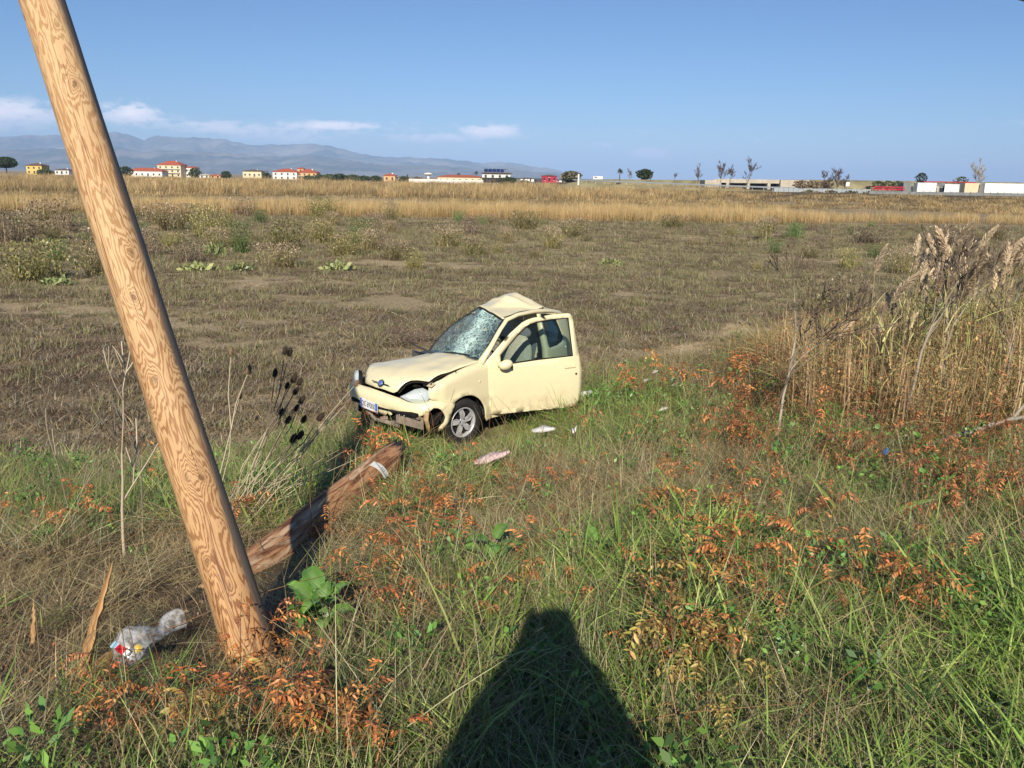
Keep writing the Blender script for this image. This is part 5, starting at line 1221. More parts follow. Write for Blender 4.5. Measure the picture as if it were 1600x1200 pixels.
# ------------------------------------------------------------------ branching dry plants
def branchy(seed, h, r0, levels, spread, lean=(0, 0), nk=(2, 4), col=(.4, .34, .26), tipcol=None, trunk_t=.35, ratio=.62, crook=.12):
    r = random.Random(seed); segs = []; tips = []
    def grow(p, d, l, rad, lev):
        n = 4; pts = [p]; q = p.copy(); dd = d.copy()
        for i in range(n):
            dd = (dd + Vector((r.gauss(0, crook), r.gauss(0, crook), r.gauss(0, crook * .5) + .03))).normalized(); q = q + dd * l / n; pts.append(q.copy())
        r1 = rad * (.62 if lev else .25)
        c = col if lev >= levels - 1 or not tipcol else tipcol
        kk = r.uniform(.8, 1.2); segs.append((pts, [rad + (r1 - rad) * i / n for i in range(n + 1)], tuple(k * kk for k in c)))
        if lev <= 0: tips.append((q.copy(), dd.copy())); return
        for k in range(r.randint(*nk)):
            t = r.uniform(trunk_t, 1.0) if k else 1.0; i = min(n - 1, int(t * n)); b = pts[i].lerp(pts[i + 1], t * n - i)
            ax = Vector((r.gauss(0, 1), r.gauss(0, 1), r.gauss(0, .35))).normalized(); nd = (dd + ax * spread * (1 if k else .35)).normalized()
            grow(b, nd, l * ratio * r.uniform(.75, 1.15), rad * (1 - .45 * t) * .72, lev - 1)
    grow(Vector((0, 0, 0)), Vector((lean[0], lean[1], 1)).normalized(), h * .48, r0, levels)
    return segs, tips
def dryplant(name, x, y, h, r0, levels, spread, lab, cat, seed, **k):
    tipm = k.pop('tipm', None); g_ = k.pop('group', None)
    segs, tips = branchy(seed, h, r0, levels, spread, **k)
    t = thing(name, lab, cat, (x, y, gz(x, y) - .03), group=g_)
    segs = [(p, [max(q, .0038) for q in r_], c) for p, r_, c in segs]
    link('stem', npmesh('stem', *tubes_np(segs[:1], 7), M_dry), t)
    if len(segs) > 1: link('branches', npmesh('branches', *tubes_np(segs[1:], 4), M_dry), t)
    return t, tips
WH = (.56, .47, .34)
dryplant('dead_weed', -2.42, 4.72, 1.55, .011, 3, .60, 'bare whitish many branched dead weed left of the leaning pole', 'dead plant', 4, lean=(.02, 0), col=WH, trunk_t=.3, nk=(2, 3), crook=.05)
dryplant('dead_weed', -2.95, 5.1, 1.15, .006, 2, .45, 'thinner bare dead weed at the far left of the pole', 'dead plant', 14, lean=(-.05, 0), col=(.36, .30, .22), nk=(2, 3), crook=.07)
dryplant('dead_weed', -2.62, 5.4, 1.3, .006, 2, .4, 'slender grey dead weed just behind the whitish branched one', 'dead plant', 15, lean=(.08, 0), col=(.30, .26, .2), nk=(2, 3), crook=.07)
GRY = (.44, .38, .30); TIP = (.20, .15, .11)
dryplant('dead_sapling', 2.50, 7.45, 2.2, .015, 4, .62, 'bare grey double stemmed sapling left of the reeds', 'sapling', 21, lean=(.12, 0), col=GRY, tipcol=TIP, nk=(3, 4), trunk_t=.6, ratio=.58)
dryplant('dead_sapling', 2.36, 7.5, 1.9, .011, 4, .62, 'thinner bare sapling leaning on the grey double stemmed one', 'sapling', 23, lean=(.05, 0), col=(.32, .25, .18), tipcol=TIP, nk=(3, 4), trunk_t=.6, ratio=.56)
dryplant('dead_sapling', 3.90, 7.85, 2.4, .019, 4, .55, 'tall pale barked dead sapling with a dense twiggy top', 'sapling', 31, lean=(.03, .02), col=(.42, .35, .26), tipcol=TIP, nk=(3, 5), trunk_t=.7, ratio=.52)
dryplant('dead_sapling', 4.55, 8.2, 2.3, .018, 4, .55, 'second dead sapling leaning right in front of the reeds', 'sapling', 36, lean=(.16, .02), col=(.36, .31, .25), tipcol=TIP, nk=(3, 5), trunk_t=.7, ratio=.52)
dryplant('dead_sapling', 5.35, 8.6, 1.8, .016, 3, .5, 'slim grey dead sapling deepest in the reeds', 'sapling', 38, lean=(.02, .02), col=(.44, .39, .31), tipcol=TIP, nk=(3, 4), trunk_t=.7, ratio=.5)
fb = MB(); fb.tube([(3.05, 6.9, .92), (3.7, 6.95, 1.06), (4.1, 7.0, 1.17), (4.45, 7.0, 1.30), (4.62, 6.95, 1.62)], [.012, .02, .024, .016, .006], 7); tag(fb.build('fallen_branch', noisy('grey_bark', (.32, .28, .23), .3, 20, .8), None, True), 'grey fallen branch lying under the dead saplings at the right', 'branch')
fb = MB(); fb.tube([(4.42, 7.0, 1.29), (5.0, 7.1, 1.36), (5.6, 7.1, 1.5)], [.018, .014, .008], 7); tag(fb.build('fallen_branch', bpy.data.materials['grey_bark'], None, True), 'second grey branch continuing to the right edge', 'branch')
fb = MB(); fb.tube([(2.3, 6.9, .98), (2.8, 6.95, 1.0), (3.15, 7.0, 1.08)], [.014, .012, .006], 6); tag(fb.build('fallen_branch', bpy.data.materials['grey_bark'], None, True), 'short dark broken branch lying in the rusty brush', 'branch')
# teasels: pale dead stalks leaning right, the pole's shadow painted into the nearer heads
m_head_shade = noisy('teasel_head_shaded', (.045, .032, .022), .4, 60, .9); m_head2 = noisy('teasel_head_pale', (.20, .14, .09), .3, 60, .9)
hm = MB(); hm.ell((0, 0, .028), (.019, .019, .034), 10, 8)
for i in range(90):
    a = R6.uniform(0, 2 * pi); t = R6.uniform(.25, 2.9); c_ = Vector((.018 * sin(t) * cos(a), .018 * sin(t) * sin(a), .028 - .033 * cos(t))); d_ = Vector((sin(t) * cos(a), sin(t) * sin(a), -cos(t) * .7 + .3)).normalized(); s_ = d_.orthogonal().normalized() * .0016
    hm.add([c_ - s_, c_ + s_, c_ + d_ * .013], [(0, 1, 2)])
for i in range(5):
    a = 2 * pi * i / 5; p = Vector((.012 * cos(a), .012 * sin(a), 0)); q = Vector((.035 * cos(a), .035 * sin(a), .018)); r_ = Vector((.034 * cos(a), .034 * sin(a), .055)); hm.tube([p, q, r_], [.0014, .0012, .0005], 3)
head_me = hm.mesh('seed_head', m_head_shade); head_me2 = head_me.copy(); head_me2.materials.clear(); head_me2.materials.append(m_head2)
TE = [((-2.10, 5.35), [(-1.97, 5.6, 2.07), (-1.86, 5.6, 1.94)], 0, 'pale teasel stalk with a single brown head nearest the pole'),
      ((-2.12, 5.5), [(-1.93, 5.6, 1.76)], 0, 'short pale teasel stalk close to the pole'),
      ((-2.02, 5.6), [(-1.68, 5.9, 2.02), (-1.76, 5.9, 1.85), (-1.66, 5.95, 2.0)], 1, 'tallest teasel, its dark heads in the pole\'s shadow'),
      ((-2.0, 5.65), [(-1.63, 5.9, 1.81), (-1.59, 5.9, 1.79), (-1.68, 5.9, 1.76), (-1.62, 5.9, 1.72)], 1, 'teasel with four clustered dark heads below the tallest one'),
      ((-2.0, 5.7), [(-1.58, 5.9, 1.65), (-1.73, 5.9, 1.55), (-1.62, 5.9, 1.59), (-1.69, 5.9, 1.49)], 1, 'low teasel with dark heads crossing in the shadow'),
      ((-1.98, 5.75), [(-1.45, 5.9, 1.52), (-1.61, 5.9, 1.37), (-1.66, 5.9, 1.34), (-1.57, 5.9, 1.50)], 1, 'lowest teasel with dark drooping heads'),
      ((-1.95, 5.8), [(-1.23, 6.2, 1.71), (-1.30, 6.2, 1.56)], 0, 'long pale teasel stalk reaching right towards the car bumper'),
      ((-1.92, 5.85), [(-1.38, 6.2, 1.50), (-1.50, 6.2, 1.40)], 0, 'pale teasel stalk lying low towards the car')]
for (x, y), hd_, shaded, lab in TE:
    z0 = gz(x, y) - .03; t = thing('teasel', lab, 'teasel', (x, y, z0)); O = Vector((x, y, z0)); segs = []
    cen = sum((Vector(h) for h in hd_), Vector()) / len(hd_); fork = (cen - O) * .6 + Vector((R6.uniform(-.05, .05), 0, R6.uniform(-.02, .05)))
    segs.append(([Vector(), fork * .5 + Vector((-.02, 0, .03)), fork], [.006, .005, .0042], WH))
    for h in hd_:
        p = Vector(h) - O; segs.append(([fork * R6.uniform(.85, 1), fork.lerp(p, .5) + Vector((R6.uniform(-.03, .03), 0, -.02)), p], [.0046, .0038, .003], WH if not shaded else (.20, .16, .11)))  # side stalks coloured darker to paint in the pole's shadow
    link('stalk', npmesh('stalk', *tubes_np(segs, 5), M_dry), t)
    for h in hd_:
        p = Vector(h) - O; d = (p - fork).normalized(); link('seed_head', head_me if shaded else head_me2, t, p - d * .004, d.to_track_quat('Z', 'Y').to_euler(), R6.uniform(.8, 1.15))
sg = []
for i in range(20):
    b = Vector((R6.uniform(-2.2, -1.85), R6.uniform(5.3, 6.0), 0)); b.z = gz(b.x, b.y); l = R6.uniform(.5, .95); a = R6.uniform(.45, 1.25); tip = b + Vector((cos(a) * l, R6.uniform(-.1, .2), sin(a) * l))
    m1 = b.lerp(tip, .5) + Vector((-.03, 0, .04)); sg.append(([b, m1, tip], [.004, .003, .0012], tuple(np.array(WH) * R6.uniform(.75, 1.05))))
    if R6.random() < .5: t2 = m1 + Vector((R6.uniform(-.02, .15), 0, R6.uniform(.08, .2))); sg.append(([m1, t2], [.003, .001], WH))
tag(link('dead_teasel_stalks', npmesh('dead_teasel_stalks', *tubes_np(sg, 4), M_dry)), kind='stuff')
# ------------------------------------------------------------------ standing reeds with plumes, right
def plume(seed):
    r = random.Random(seed); V = []; F = []; Cc = []
    for i in range(240):
        t = r.random(); a = r.uniform(0, 2 * pi); z = .30 * t; w = .045 * (sin(pi * (t * .85 + .12)) ** .8) ; base = Vector((.10 * t * t, 0, z)); tip = base + Vector((w * cos(a) + .03, w * sin(a), .035 + .02 * r.random())); s = Vector((r.gauss(0, 1), r.gauss(0, 1), .3)).normalized() * .0035
        o = len(V); V += [tuple(base - s), tuple(base + s), tuple(tip + s * 1.6), tuple(tip - s)]; F += [(o, o + 1, o + 2), (o, o + 2, o + 3)]; k = r.uniform(.75, 1.25); c = r.choice([(.68, .54, .37), (.74, .60, .42), (.56, .43, .29)]); Cc += [tuple(q * k for q in c)] * 4
    return npmesh('plume', V, F, Cc, M_dry)
PLU = [plume(i) for i in range(4)]
def reedleaves(seed, h):
    r = random.Random(seed); parts = []
    for i in range(7):
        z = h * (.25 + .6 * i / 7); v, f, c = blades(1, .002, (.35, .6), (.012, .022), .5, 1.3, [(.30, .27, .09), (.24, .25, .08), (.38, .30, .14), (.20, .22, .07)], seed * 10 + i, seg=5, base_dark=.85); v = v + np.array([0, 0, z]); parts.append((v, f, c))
    return npmesh('leaves', *merge(*parts), M_dry)
RLV = [(h, reedleaves(i, h), npmesh('stem', *tubes_np([([(0, 0, 0), (.02, 0, h * .5), (.05, 0, h)], [.006, .005, .003], (.42, .33, .16))], 5), M_dry)) for i, h in enumerate((1.15, 1.4, 1.65, 1.85))]
def reed(x, y, hi, lab, grp, r, big=1.0, plume_=True):
    h, lv, st = RLV[hi]; t = thing('common_reed', lab, 'reed', (x, y, gz(x, y) - .03), (r.uniform(-.10, .10), r.uniform(-.10, .14), r.uniform(-1.9, 1.9)), grp); t.scale = (big,) * 3
    link('stem', st, t); tag(link('leaves', lv, t, rot=(0, 0, r.uniform(0, 6.28))), kind='stuff')
    if plume_: link('plume', r.choice(PLU), t, (.05, 0, h - .05), (0, r.uniform(0, .35), r.uniform(-.6, .6)), r.uniform(.7, 1.1))
R7 = random.Random(4)
reed(3.72, 8.3, 2, 'reed with a pale plume standing apart at the left end of the reeds', None, R7, 1.02)
reed(3.86, 8.35, 1, 'shorter leaning reed beside the outermost plume', None, R7)
reed(4.55, 9.1, 3, 'tallest reed plume, above the dead saplings', None, R7, 1.05)
for i in range(120):
    y = R7.uniform(7.9, 12.5); x = y * R7.uniform(.47 + .02 * R7.random(), .68)
    reed(x, y, R7.choice([1, 2, 2, 3]), 'plumed reed in the dense stand at the right edge', 'reeds in the stand at the right edge', R7, R7.uniform(.85, 1.05), R7.random() < .8)
for i in range(22):
    y = R7.uniform(8.2, 10); x = R7.uniform(3.9, 4.9)
    reed(x, y, R7.choice([0, 0, 1]), 'short reed at the left flank of the reed stand', 'short reeds on the left flank', R7, R7.uniform(.75, .95), R7.random() < .35)
# ------------------------------------------------------------------ field shrubs
def bush(seed, w, h, pal, dens=420, tips=None):
    R = np.random.default_rng(seed); parts = []
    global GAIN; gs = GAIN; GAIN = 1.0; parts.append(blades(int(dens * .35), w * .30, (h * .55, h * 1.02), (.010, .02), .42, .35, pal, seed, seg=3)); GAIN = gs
    n = int(dens * 2.2); a = R.random(n) * 2 * pi; u = R.random(n) ** .75; r = w * .5 * np.sqrt(R.random(n)) * (.55 + .45 * np.sin(pi * (.15 + .7 * u)))
    lump = 1 + .25 * np.sin(a * 3 + seed) + .15 * np.sin(a * 7 + seed * 2); r = r * lump; z = h * (.08 + .92 * u) * (.85 + .15 * lump)
    c = np.c_[r * np.cos(a), r * np.sin(a), z]; d = R.normal(size=(n, 3)) * .5; d[:, 2] += .7; d /= np.linalg.norm(d, axis=1)[:, None]; s = np.cross(d, R.normal(size=(n, 3))); s /= np.linalg.norm(s, axis=1)[:, None]; L = R.uniform(.035, .095, n)[:, None] * h
    V = np.stack([c, c + d * L * .5 + s * L * .3, c + d * L, c + d * L * .5 - s * L * .3], 1); P3 = np.array(pal); col = P3[R.integers(0, len(P3), n)] * R.uniform(.7, 1.3, (n, 1))
    if tips is not None:
        T3 = np.array(tips); k = u > .62; col[k] = T3[R.integers(0, len(T3), k.sum())] * R.uniform(.8, 1.2, (k.sum(), 1))
    b = np.arange(n)[:, None] * 4; parts.append((V.reshape(-1, 3), np.concatenate([b + np.array([0, 1, 2]), b + np.array([0, 2, 3])]), np.repeat(col[:, None], 4, 1).reshape(-1, 3)))
    return npmesh('shrub', *merge(*parts), M_leaf)
OL2 = [(.27, .245, .085), (.34, .29, .11), (.17, .17, .06), (.38, .31, .14)]; TN = [(.38, .29, .18), (.33, .25, .15), (.43, .34, .21)]; GRN = [(.15, .22, .07), (.19, .26, .08), (.11, .17, .055)]
BUSH = {'olive': [bush(i, 1.0, .62, OL2, 520, OL2 + TN[:1]) for i in range(3)], 'tan': [bush(10 + i, 1.0, .62, OL2 + [(.22, .17, .10), (.28, .22, .13)], 460, TN) for i in range(3)], 'green': [bush(20 + i, .9, .6, GRN, 420, GRN + OL2[:1]) for i in range(2)], 'brown': [bush(30 + i, 1.0, .55, [(.22, .16, .11), (.30, .22, .15), (.15, .11, .08), (.40, .30, .2)], 380) for i in range(2)], 'rosette': [npmesh('shrub', *leaves(130, .5, .02, .16, (.10, .24), [(.17, .19, .075), (.21, .22, .10), (.11, .145, .05)], 40, up=.25), M_leaf)]}
BS = [(-14.73, 25.35, 'olive', 2.35, 1.35, 'largest olive brown shrub, near the left edge of the field'), (-13.6, 26.9, 'tan', 1.3, 1.1, 'tan topped shrub leaning on the largest shrub'), (-16.9, 34.6, 'tan', 3.2, 1.2, 'wide tan shrub behind the largest one'), (-16.41, 44.41, 'olive', 2.1, 1.9, 'tall yellow olive shrub between the pole and the reed belt'),
      (-11.73, 35.56, 'green', 1.2, 1.5, 'green based shrub right of the leaning pole'), (-8.49, 30.06, 'tan', 1.7, 1.0, 'shrub with a green foot and tan top, lower of the pair left of centre'), (-10.34, 37.46, 'olive', 2.0, 1.5, 'rounded olive shrub above the tan topped one'), (-12.3, 31.3, 'brown', 1.7, .95, 'dark brown twiggy shrub right of the pole'),
      (-20.42, 48.91, 'tan', 3.0, 1.7, 'tan shrub just right of the pole far off'), (-23.34, 38.49, 'brown', 2.9, 1.9, 'dark shrub at the left edge behind the largest'), (-27.9, 50.1, 'tan', 3.6, 1.8, 'broad tan shrub at the far left'), (-7.93, 43.95, 'green', 1.8, 1.3, 'dark green shrub left of centre with a tan crown'), (-3.26, 40.69, 'tan', 2.0, 1.1, 'pinkish tan shrub above the car'),
      (.69, 55.85, 'olive', 2.6, 1.3, 'olive shrub in the middle near the reed belt'), (1.77, 40.53, 'tan', 1.4, 1.2, 'pale tan tuft shrub above the open door'), (3.45, 49.06, 'tan', 2.2, 1.2, 'tan shrub right of the middle olive one'), (12.59, 40.04, 'green', 1.0, .8, 'small yellow green shrub right of centre, nearer of two'), (17.18, 51.14, 'green', 1.5, 1.0, 'small bright green shrub right of centre, farther of two'),
      (11.55, 61.12, 'tan', 2.6, 1.0, 'low tan shrub by the reed belt right of centre'), (-7.12, 34.88, 'olive', 1.7, 1.1, 'round olive shrub just left of the car\'s line'), (8.1, 20.1, 'tan', 1.7, 1.15, 'tan seeding shrub with a dark foot behind the bare sapling'), (7.5, 19.9, 'brown', .8, .45, 'dark little clump at the foot of the tan shrub'), (14.77, 48.99, 'tan', 1.2, 1.5, 'slender pale shrub right of centre'),
      (20.27, 47.7, 'brown', 2.6, 1.2, 'brown twiggy shrub above the reed plumes'), (-14.91, 33.5, 'brown', 1.3, 1.4, 'brown shrub hidden behind the pole'), (-15.35, 66.86, 'olive', 3.0, 1.8, 'olive shrub against the reed belt left of centre'), (-22.1, 68.0, 'brown', 2.5, 1.8, 'dark shrub against the reed belt further left'), (3.86, 32.68, 'rosette', 1.1, .8, 'flat green rosette of leaves above the car door'),
      (-13.6, 24.3, 'rosette', 1.0, .7, 'pale leafed rosette at the foot of the largest shrub'), (-11.0, 28.6, 'rosette', 1.2, .8, 'light green rosette right of the pole'), (-12.2, 33.6, 'rosette', .9, 1.6, 'upright pale thistle right of the pole'), (-6.3, 29.4, 'rosette', 1.2, .9, 'yellow green rosette left of the car roof'), (-9.6, 28.9, 'rosette', 1.0, .8, 'light rosette beside the tan topped shrub'),
      (24.5, 47.0, 'brown', 3.0, 1.3, 'dark shrub behind the reeds at the right'), (16.6, 38.0, 'green', 1.2, .7, 'low green clump left of the tallest plume'), (30.1, 52.0, 'tan', 1.4, 1.2, 'pale round shrub at the far right'), (-2.1, 16.3, 'brown', 1.2, .35, 'low dark stubble mound behind the windscreen')]
for x, y, k, w, h, lab in BS:
    o = link('field_shrub' if k != 'rosette' else 'leaf_rosette', R7.choice(BUSH[k]), None, (x, y, gz(x, y) - .03), (0, 0, R7.uniform(0, 6.28)), (w, w, h / .62 * .62 if k != 'rosette' else h)); tag(o, lab, 'shrub')
    o.scale = (w, w, h * 1.45)
for i in range(150):
    y = R7.uniform(30, 66); x = R7.uniform(-.66 * y, .66 * y)
    if x > 0 and R7.random() < .45: continue
    if any(hypot(x - b[0], y - b[1]) < 2.2 for b in BS): continue
    k = R7.choice(['olive', 'tan', 'tan', 'brown', 'green']); s = R7.uniform(.5, 1.4) * (1.15 if x < 0 else .85)
    o = link('field_shrub', R7.choice(BUSH[k]), None, (x, y, gz(x, y) - .03), (0, 0, R7.uniform(0, 6.28)), (s, s, s * R7.uniform(.8, 1.5)))
    tag(o, {'olive': 'small olive shrub scattered over the field before the reed belt', 'tan': 'small tan seeding shrub scattered over the field before the reed belt', 'brown': 'small dark brown shrub scattered over the field before the reed belt', 'green': 'small green shrub scattered over the field before the reed belt'}[k], 'shrub', 'small %s shrubs scattered over the field' % k)
# ================================================================== the photographer (behind the camera; the shadow in front is this figure's)
m_coat = noisy('dark_coat', (.03, .035, .05), .3, 20, .9); m_skin = noisy('skin', (.50, .30, .21), .1, 8, .5, Subsurface_Weight=.1); m_jean = noisy('jeans', (.04, .06, .11), .3, 30, .9); m_hair = noisy('dark_hair', (.03, .02, .015), .3, 60, .6)
def skinbody(name, verts, edges, rad, m, parent, root=0, sub=2):
    me = bpy.data.meshes.new(name); me.from_pydata(verts, edges, []); o = link(name, me, parent)
    md = o.modifiers.new('skin', 'SKIN'); sv = me.skin_vertices[0].data
    for i, r in enumerate(rad): sv[i].radius = (r, r) if not hasattr(r, '__len__') else r
    sv[root].use_root = True
    md.branch_smoothing = .6; md.use_smooth_shade = True; ss = o.modifiers.new('sub', 'SUBSURF'); ss.levels = sub; ss.render_levels = sub; me.materials.append(m); return o
PE = thing('person', 'person in a dark coat holding up a phone behind the camera, casting the large shadow', 'person', (0, -.33, 1.70)); PE.scale = (1, 1, 1)
V = []; E = []; Rr = []
def vv(p, r, link_=None):
    V.append(p); Rr.append(r)
    if link_ is not None: E.append((link_, len(V) - 1))
    return len(V) - 1
pel = vv((0, 0, .98), (.165, .12)); wai = vv((0, 0, 1.12), (.15, .11), pel); che = vv((0, -.01, 1.34), (.17, .12), wai); shn = vv((0, -.01, 1.48), (.11, .08), che); nk = vv((0, .0, 1.56), .055, shn); hdb = vv((0, .01, 1.64), (.070, .085), nk); hdm = vv((0, .015, 1.72), (.078, .098), hdb); hdt = vv((0, .0, 1.79), (.06, .075), hdm)
vv((0, .115, 1.695), .014, hdm); vv((.083, .0, 1.70), .018, hdm); vv((-.083, .0, 1.70), .018, hdm)
for s in (-1, 1):
    sh_ = vv((s * .19, -.01, 1.44), .068, che); el_ = vv((s * .30, .10, 1.13), .048, sh_); wr = vv((s * .10, .285, 1.52), .030, el_); pa = vv((s * .092, .305, 1.60), (.036, .020), wr)
    for k in range(4):
        f1 = vv((s * (.085 + .002 * k), .318, 1.565 + .024 * k), .010, pa); f2 = vv((s * .070, .345, 1.563 + .025 * k), .009, f1); vv((s * (.045 + .004 * k), .350, 1.563 + .025 * k), .008, f2)
    t1 = vv((s * .075, .285, 1.63), .012, pa); vv((s * .055, .29, 1.655), .009, t1)
    hp = vv((s * .10, 0, .90), .095, pel); kn_ = vv((s * .11, .02, .50), .062, hp); an = vv((s * .12, -.02, .09), .045, kn_); vv((s * .13, .13, .045), .045, an)
skinbody('body', V, E, Rr, m_skin, PE, pel)
ct = MB(); prof_ = [(.235, .60), (.26, .62), (.265, .90), (.27, 1.08), (.255, 1.22), (.225, 1.36), (.185, 1.47), (.125, 1.55), (.104, 1.62), (.100, 1.70), (.092, 1.765), (.066, 1.815), (.03, 1.84), (.001, 1.845)]
ct.lathe(prof_, Matrix.Scale(.72, 4, Vector((0, 1, 0))) @ Matrix.Scale(1.16, 4, Vector((1, 0, 0))), 28)
for s in (-1, 1): ct.tube([(s * .16, -.01, 1.45), (s * .25, .02, 1.28), (s * .30, .10, 1.13), (s * .20, .20, 1.32), (s * .10, .275, 1.49)], [.085, .085, .085, .075, .05], 12)
co_ = ct.build('coat', m_coat, PE, True); co_.modifiers.new('s', 'SUBSURF').render_levels = 1
lg_ = MB()
for s in (-1, 1): lg_.tube([(s * .10, 0, .93), (s * .11, .02, .50), (s * .12, -.02, .06)], [.115, .082, .065], 12)
lg_.build('trousers', m_jean, PE, True)
for s in (-1, 1):
    b_ = MB(); b_.ell((s * .125, .06, .045), (.055, .15, .05), 12, 8); b_.build('shoe', m_black, PE, True)
hr = MB(); hr.ell((0, -.022, 1.735), (.090, .105, .092), 18, 12); hr.build('hair', m_hair, PE, True)
for s in (-1, 1):
    e_ = MB(); e_.ell((s * .032, .098, 1.715), (.013, .009, .009), 8, 6); e_.build('eye', m_platew, PE, True)
mo_ = MB(); mo_.ell((0, .100, 1.648), (.024, .010, .007), 8, 6); mo_.build('mouth', m_pinkp, PE, True)
ph = MB(); ph.box((0, -.035, 3.30), (.138, .0075, .068)); o = ph.build('phone', m_black, bevel=.003); tag(o, 'black phone held up by the photographer', 'phone')
# ================================================================== the far side of the plain
m_wallw = noisy('white_plaster', (.72, .70, .66), .08, .4, .85); m_cream = noisy('cream_plaster', (.66, .56, .38), .1, .4, .85); m_yel = noisy('yellow_plaster', (.66, .47, .15), .1, .4, .85); m_org = noisy('orange_plaster', (.62, .38, .18), .1, .4, .85)
m_tile = noisy('red_roof_tiles', (.42, .11, .06), .25, 1.5, .8); m_btile = noisy('brown_roof_tiles', (.16, .10, .08), .2, 1.5, .8); m_win = mat('dark_window', (.03, .035, .045), .2); m_pv = mat('solar_panel', (.02, .035, .10), .15); m_conc = noisy('concrete', (.46, .41, .33), .2, .7, .9); m_grey = noisy('grey_concrete', (.20, .21, .21), .25, .8, .9)
m_redm = noisy('red_sheet', (.42, .02, .045), .15, 1, .5); m_galv = noisy('galvanised_steel', (.36, .39, .41), .15, 2, .5, metal=.3); m_whitem = noisy('white_panel', (.78, .77, .74), .05, 1, .5)
def bx(name, m, parent, c, d, **k): mb = MB(); mb.box(c, d); return mb.build(name, m, parent, **k)
def hiproof(name, m, parent, c, w, d, h, ov=.5, gable=False):
    x, y, z = c; w2, d2 = w / 2 + ov, d / 2 + ov; r = max(.05, w2 - (0 if gable else d2)) if w2 > d2 else .05
    V = [(x - w2, y - d2, z), (x + w2, y - d2, z), (x + w2, y + d2, z), (x - w2, y + d2, z), (x - r, y, z + h), (x + r, y, z + h)]
    mb = MB(); mb.add(V + [(a, b, z - .18) for a, b, _ in V[:4]], [(0, 1, 5, 4), (1, 2, 5), (2, 3, 4, 5), (3, 0, 4), (7, 6, 9, 8)[:0] or (9, 8, 7, 6), (0, 6, 7, 1), (1, 7, 8, 2), (2, 8, 9, 3), (3, 9, 6, 0)]); return mb.build(name, m, parent)
def house(name, lab, x, y, w, d, h, z0=-.6, wall=None, roof=None, rh=2.0, floors=1, nwin=4, cat='house', balcony=False, chimney=True, gable=False):
    t = thing(name, lab, cat, (x, y, z0)); wl = bx('wall', wall, t, (0, 0, h / 2), (w, d, h)); fh = (h - .6) / floors
    for f in range(floors):
        for k in range(nwin):
            px_ = -w / 2 + w * (k + .5) / nwin; dr = (f == 0 and k == nwin // 2)
            o = bx('door' if dr else 'window', m_win, t, (px_, -d / 2 - .03, .6 + f * fh + (fh * .45 if not dr else fh * .36)), (1.15 if not dr else 1.1, .10, 1.3 if not dr else 2.1))
            bx('frame', m_whitem, o, (px_, -d / 2 - .05, .6 + f * fh + (fh * .45 - .72 if not dr else fh * .36 + 1.1)), (1.4, .16, .1))
        if balcony and f > 0:
            b = bx('balcony', m_whitem, t, (0, -d / 2 - .65, .6 + f * fh), (w * .92, 1.3, .18)); rl_ = MB(); rl_.box((0, -d / 2 - 1.27, .6 + f * fh + .95), (w * .92, .05, .06))
            for k in range(12): rl_.box((-w * .45 + w * .9 * k / 11, -d / 2 - 1.27, .6 + f * fh + .5), (.06, .05, .85))
            rl_.build('railing', m_cream, b)
    if roof: r = hiproof('roof', roof, t, (0, 0, h + .18), w, d, rh, gable=gable); 
    if roof and chimney: bx('chimney', m_whitem, r, (w * .2, 0, h + rh * .9), (.7, .7, 1.2))
    return t
house('yellow_house', 'small square yellow house with a brown roof at the far left', -339, 600, 11.0, 10, 6.2, .4, m_yel, m_btile, 1.7, 2, 3)
house('white_barn', 'low white barn half hidden behind bushes at the far left', -321, 602, 10, 9, 3.2, .6, m_wallw, m_btile, 1.0, 1, 3)
house('long_bungalow', 'long low white house with a red roof beside the tall villa', -270, 621, 25, 11, 4.6, -.5, m_wallw, m_tile, 2.2, 1, 6)
v = house('villa', 'three storey cream villa with balconies and a red hipped roof', -259.5, 640, 17.5, 13, 9.3, -.5, m_cream, m_tile, 3.0, 3, 4, balcony=True)
house('villa_wing', 'white two storey wing at the right of the tall villa', -247.5, 647, 8, 10, 7.6, -.5, m_wallw, m_tile, 1.2, 2, 2, chimney=False)
house('white_shed', 'tiny white shed with a pale gabled roof right of the villa', -220, 600, 7, 6, 2.0, -.2, m_wallw, m_conc, 1.0, 1, 2, cat='shed', chimney=False)
house('brick_shed', 'tiny reddish shed right of the white one', -211.5, 598, 7, 6, 1.8, -.2, m_org, m_tile, .9, 1, 2, cat='shed', chimney=False)
house('beige_house', 'low beige house with a tan roof and a bare tree beside it', -198, 640, 14, 10, 5.0, .2, m_cream, m_btile, 1.2, 1, 4)
house('white_farmhouse', 'white half of the wide red roofed farmhouse', -162.2, 600, 17, 12, 5.6, -.6, m_wallw, m_tile, 2.2, 2, 4)
house('salmon_farmhouse', 'salmon coloured half of the wide red roofed farmhouse with a small turret', -147.4, 603, 13.5, 12, 5.4, -.6, m_org, m_tile, 2.4, 2, 4, balcony=True)
house('roof_turret', 'small square turret rising between the farmhouse halves', -153, 604, 4.5, 4, 8.0, -.6, m_org, m_tile, .9, 3, 1, cat='turret', chimney=False)
house('orange_house', 'small orange house left of the long white wall', -77, 520, 7, 7, 3.6, .0, m_org, m_tile, 1.3, 1, 2)
bld = house('low_block', 'low building with a long dark red roof behind the white wall', -30, 462, 24, 10, 3.6, -.2, m_cream, m_tile, 1.0, 1, 7, chimney=False)
t = thing('boundary_wall', 'long low white wall left of the solar panelled house', 'wall', (-34.5, 420, -.2)); bx('wall', m_wallw, t, (0, 0, 1.2), (37, .4, 2.4))
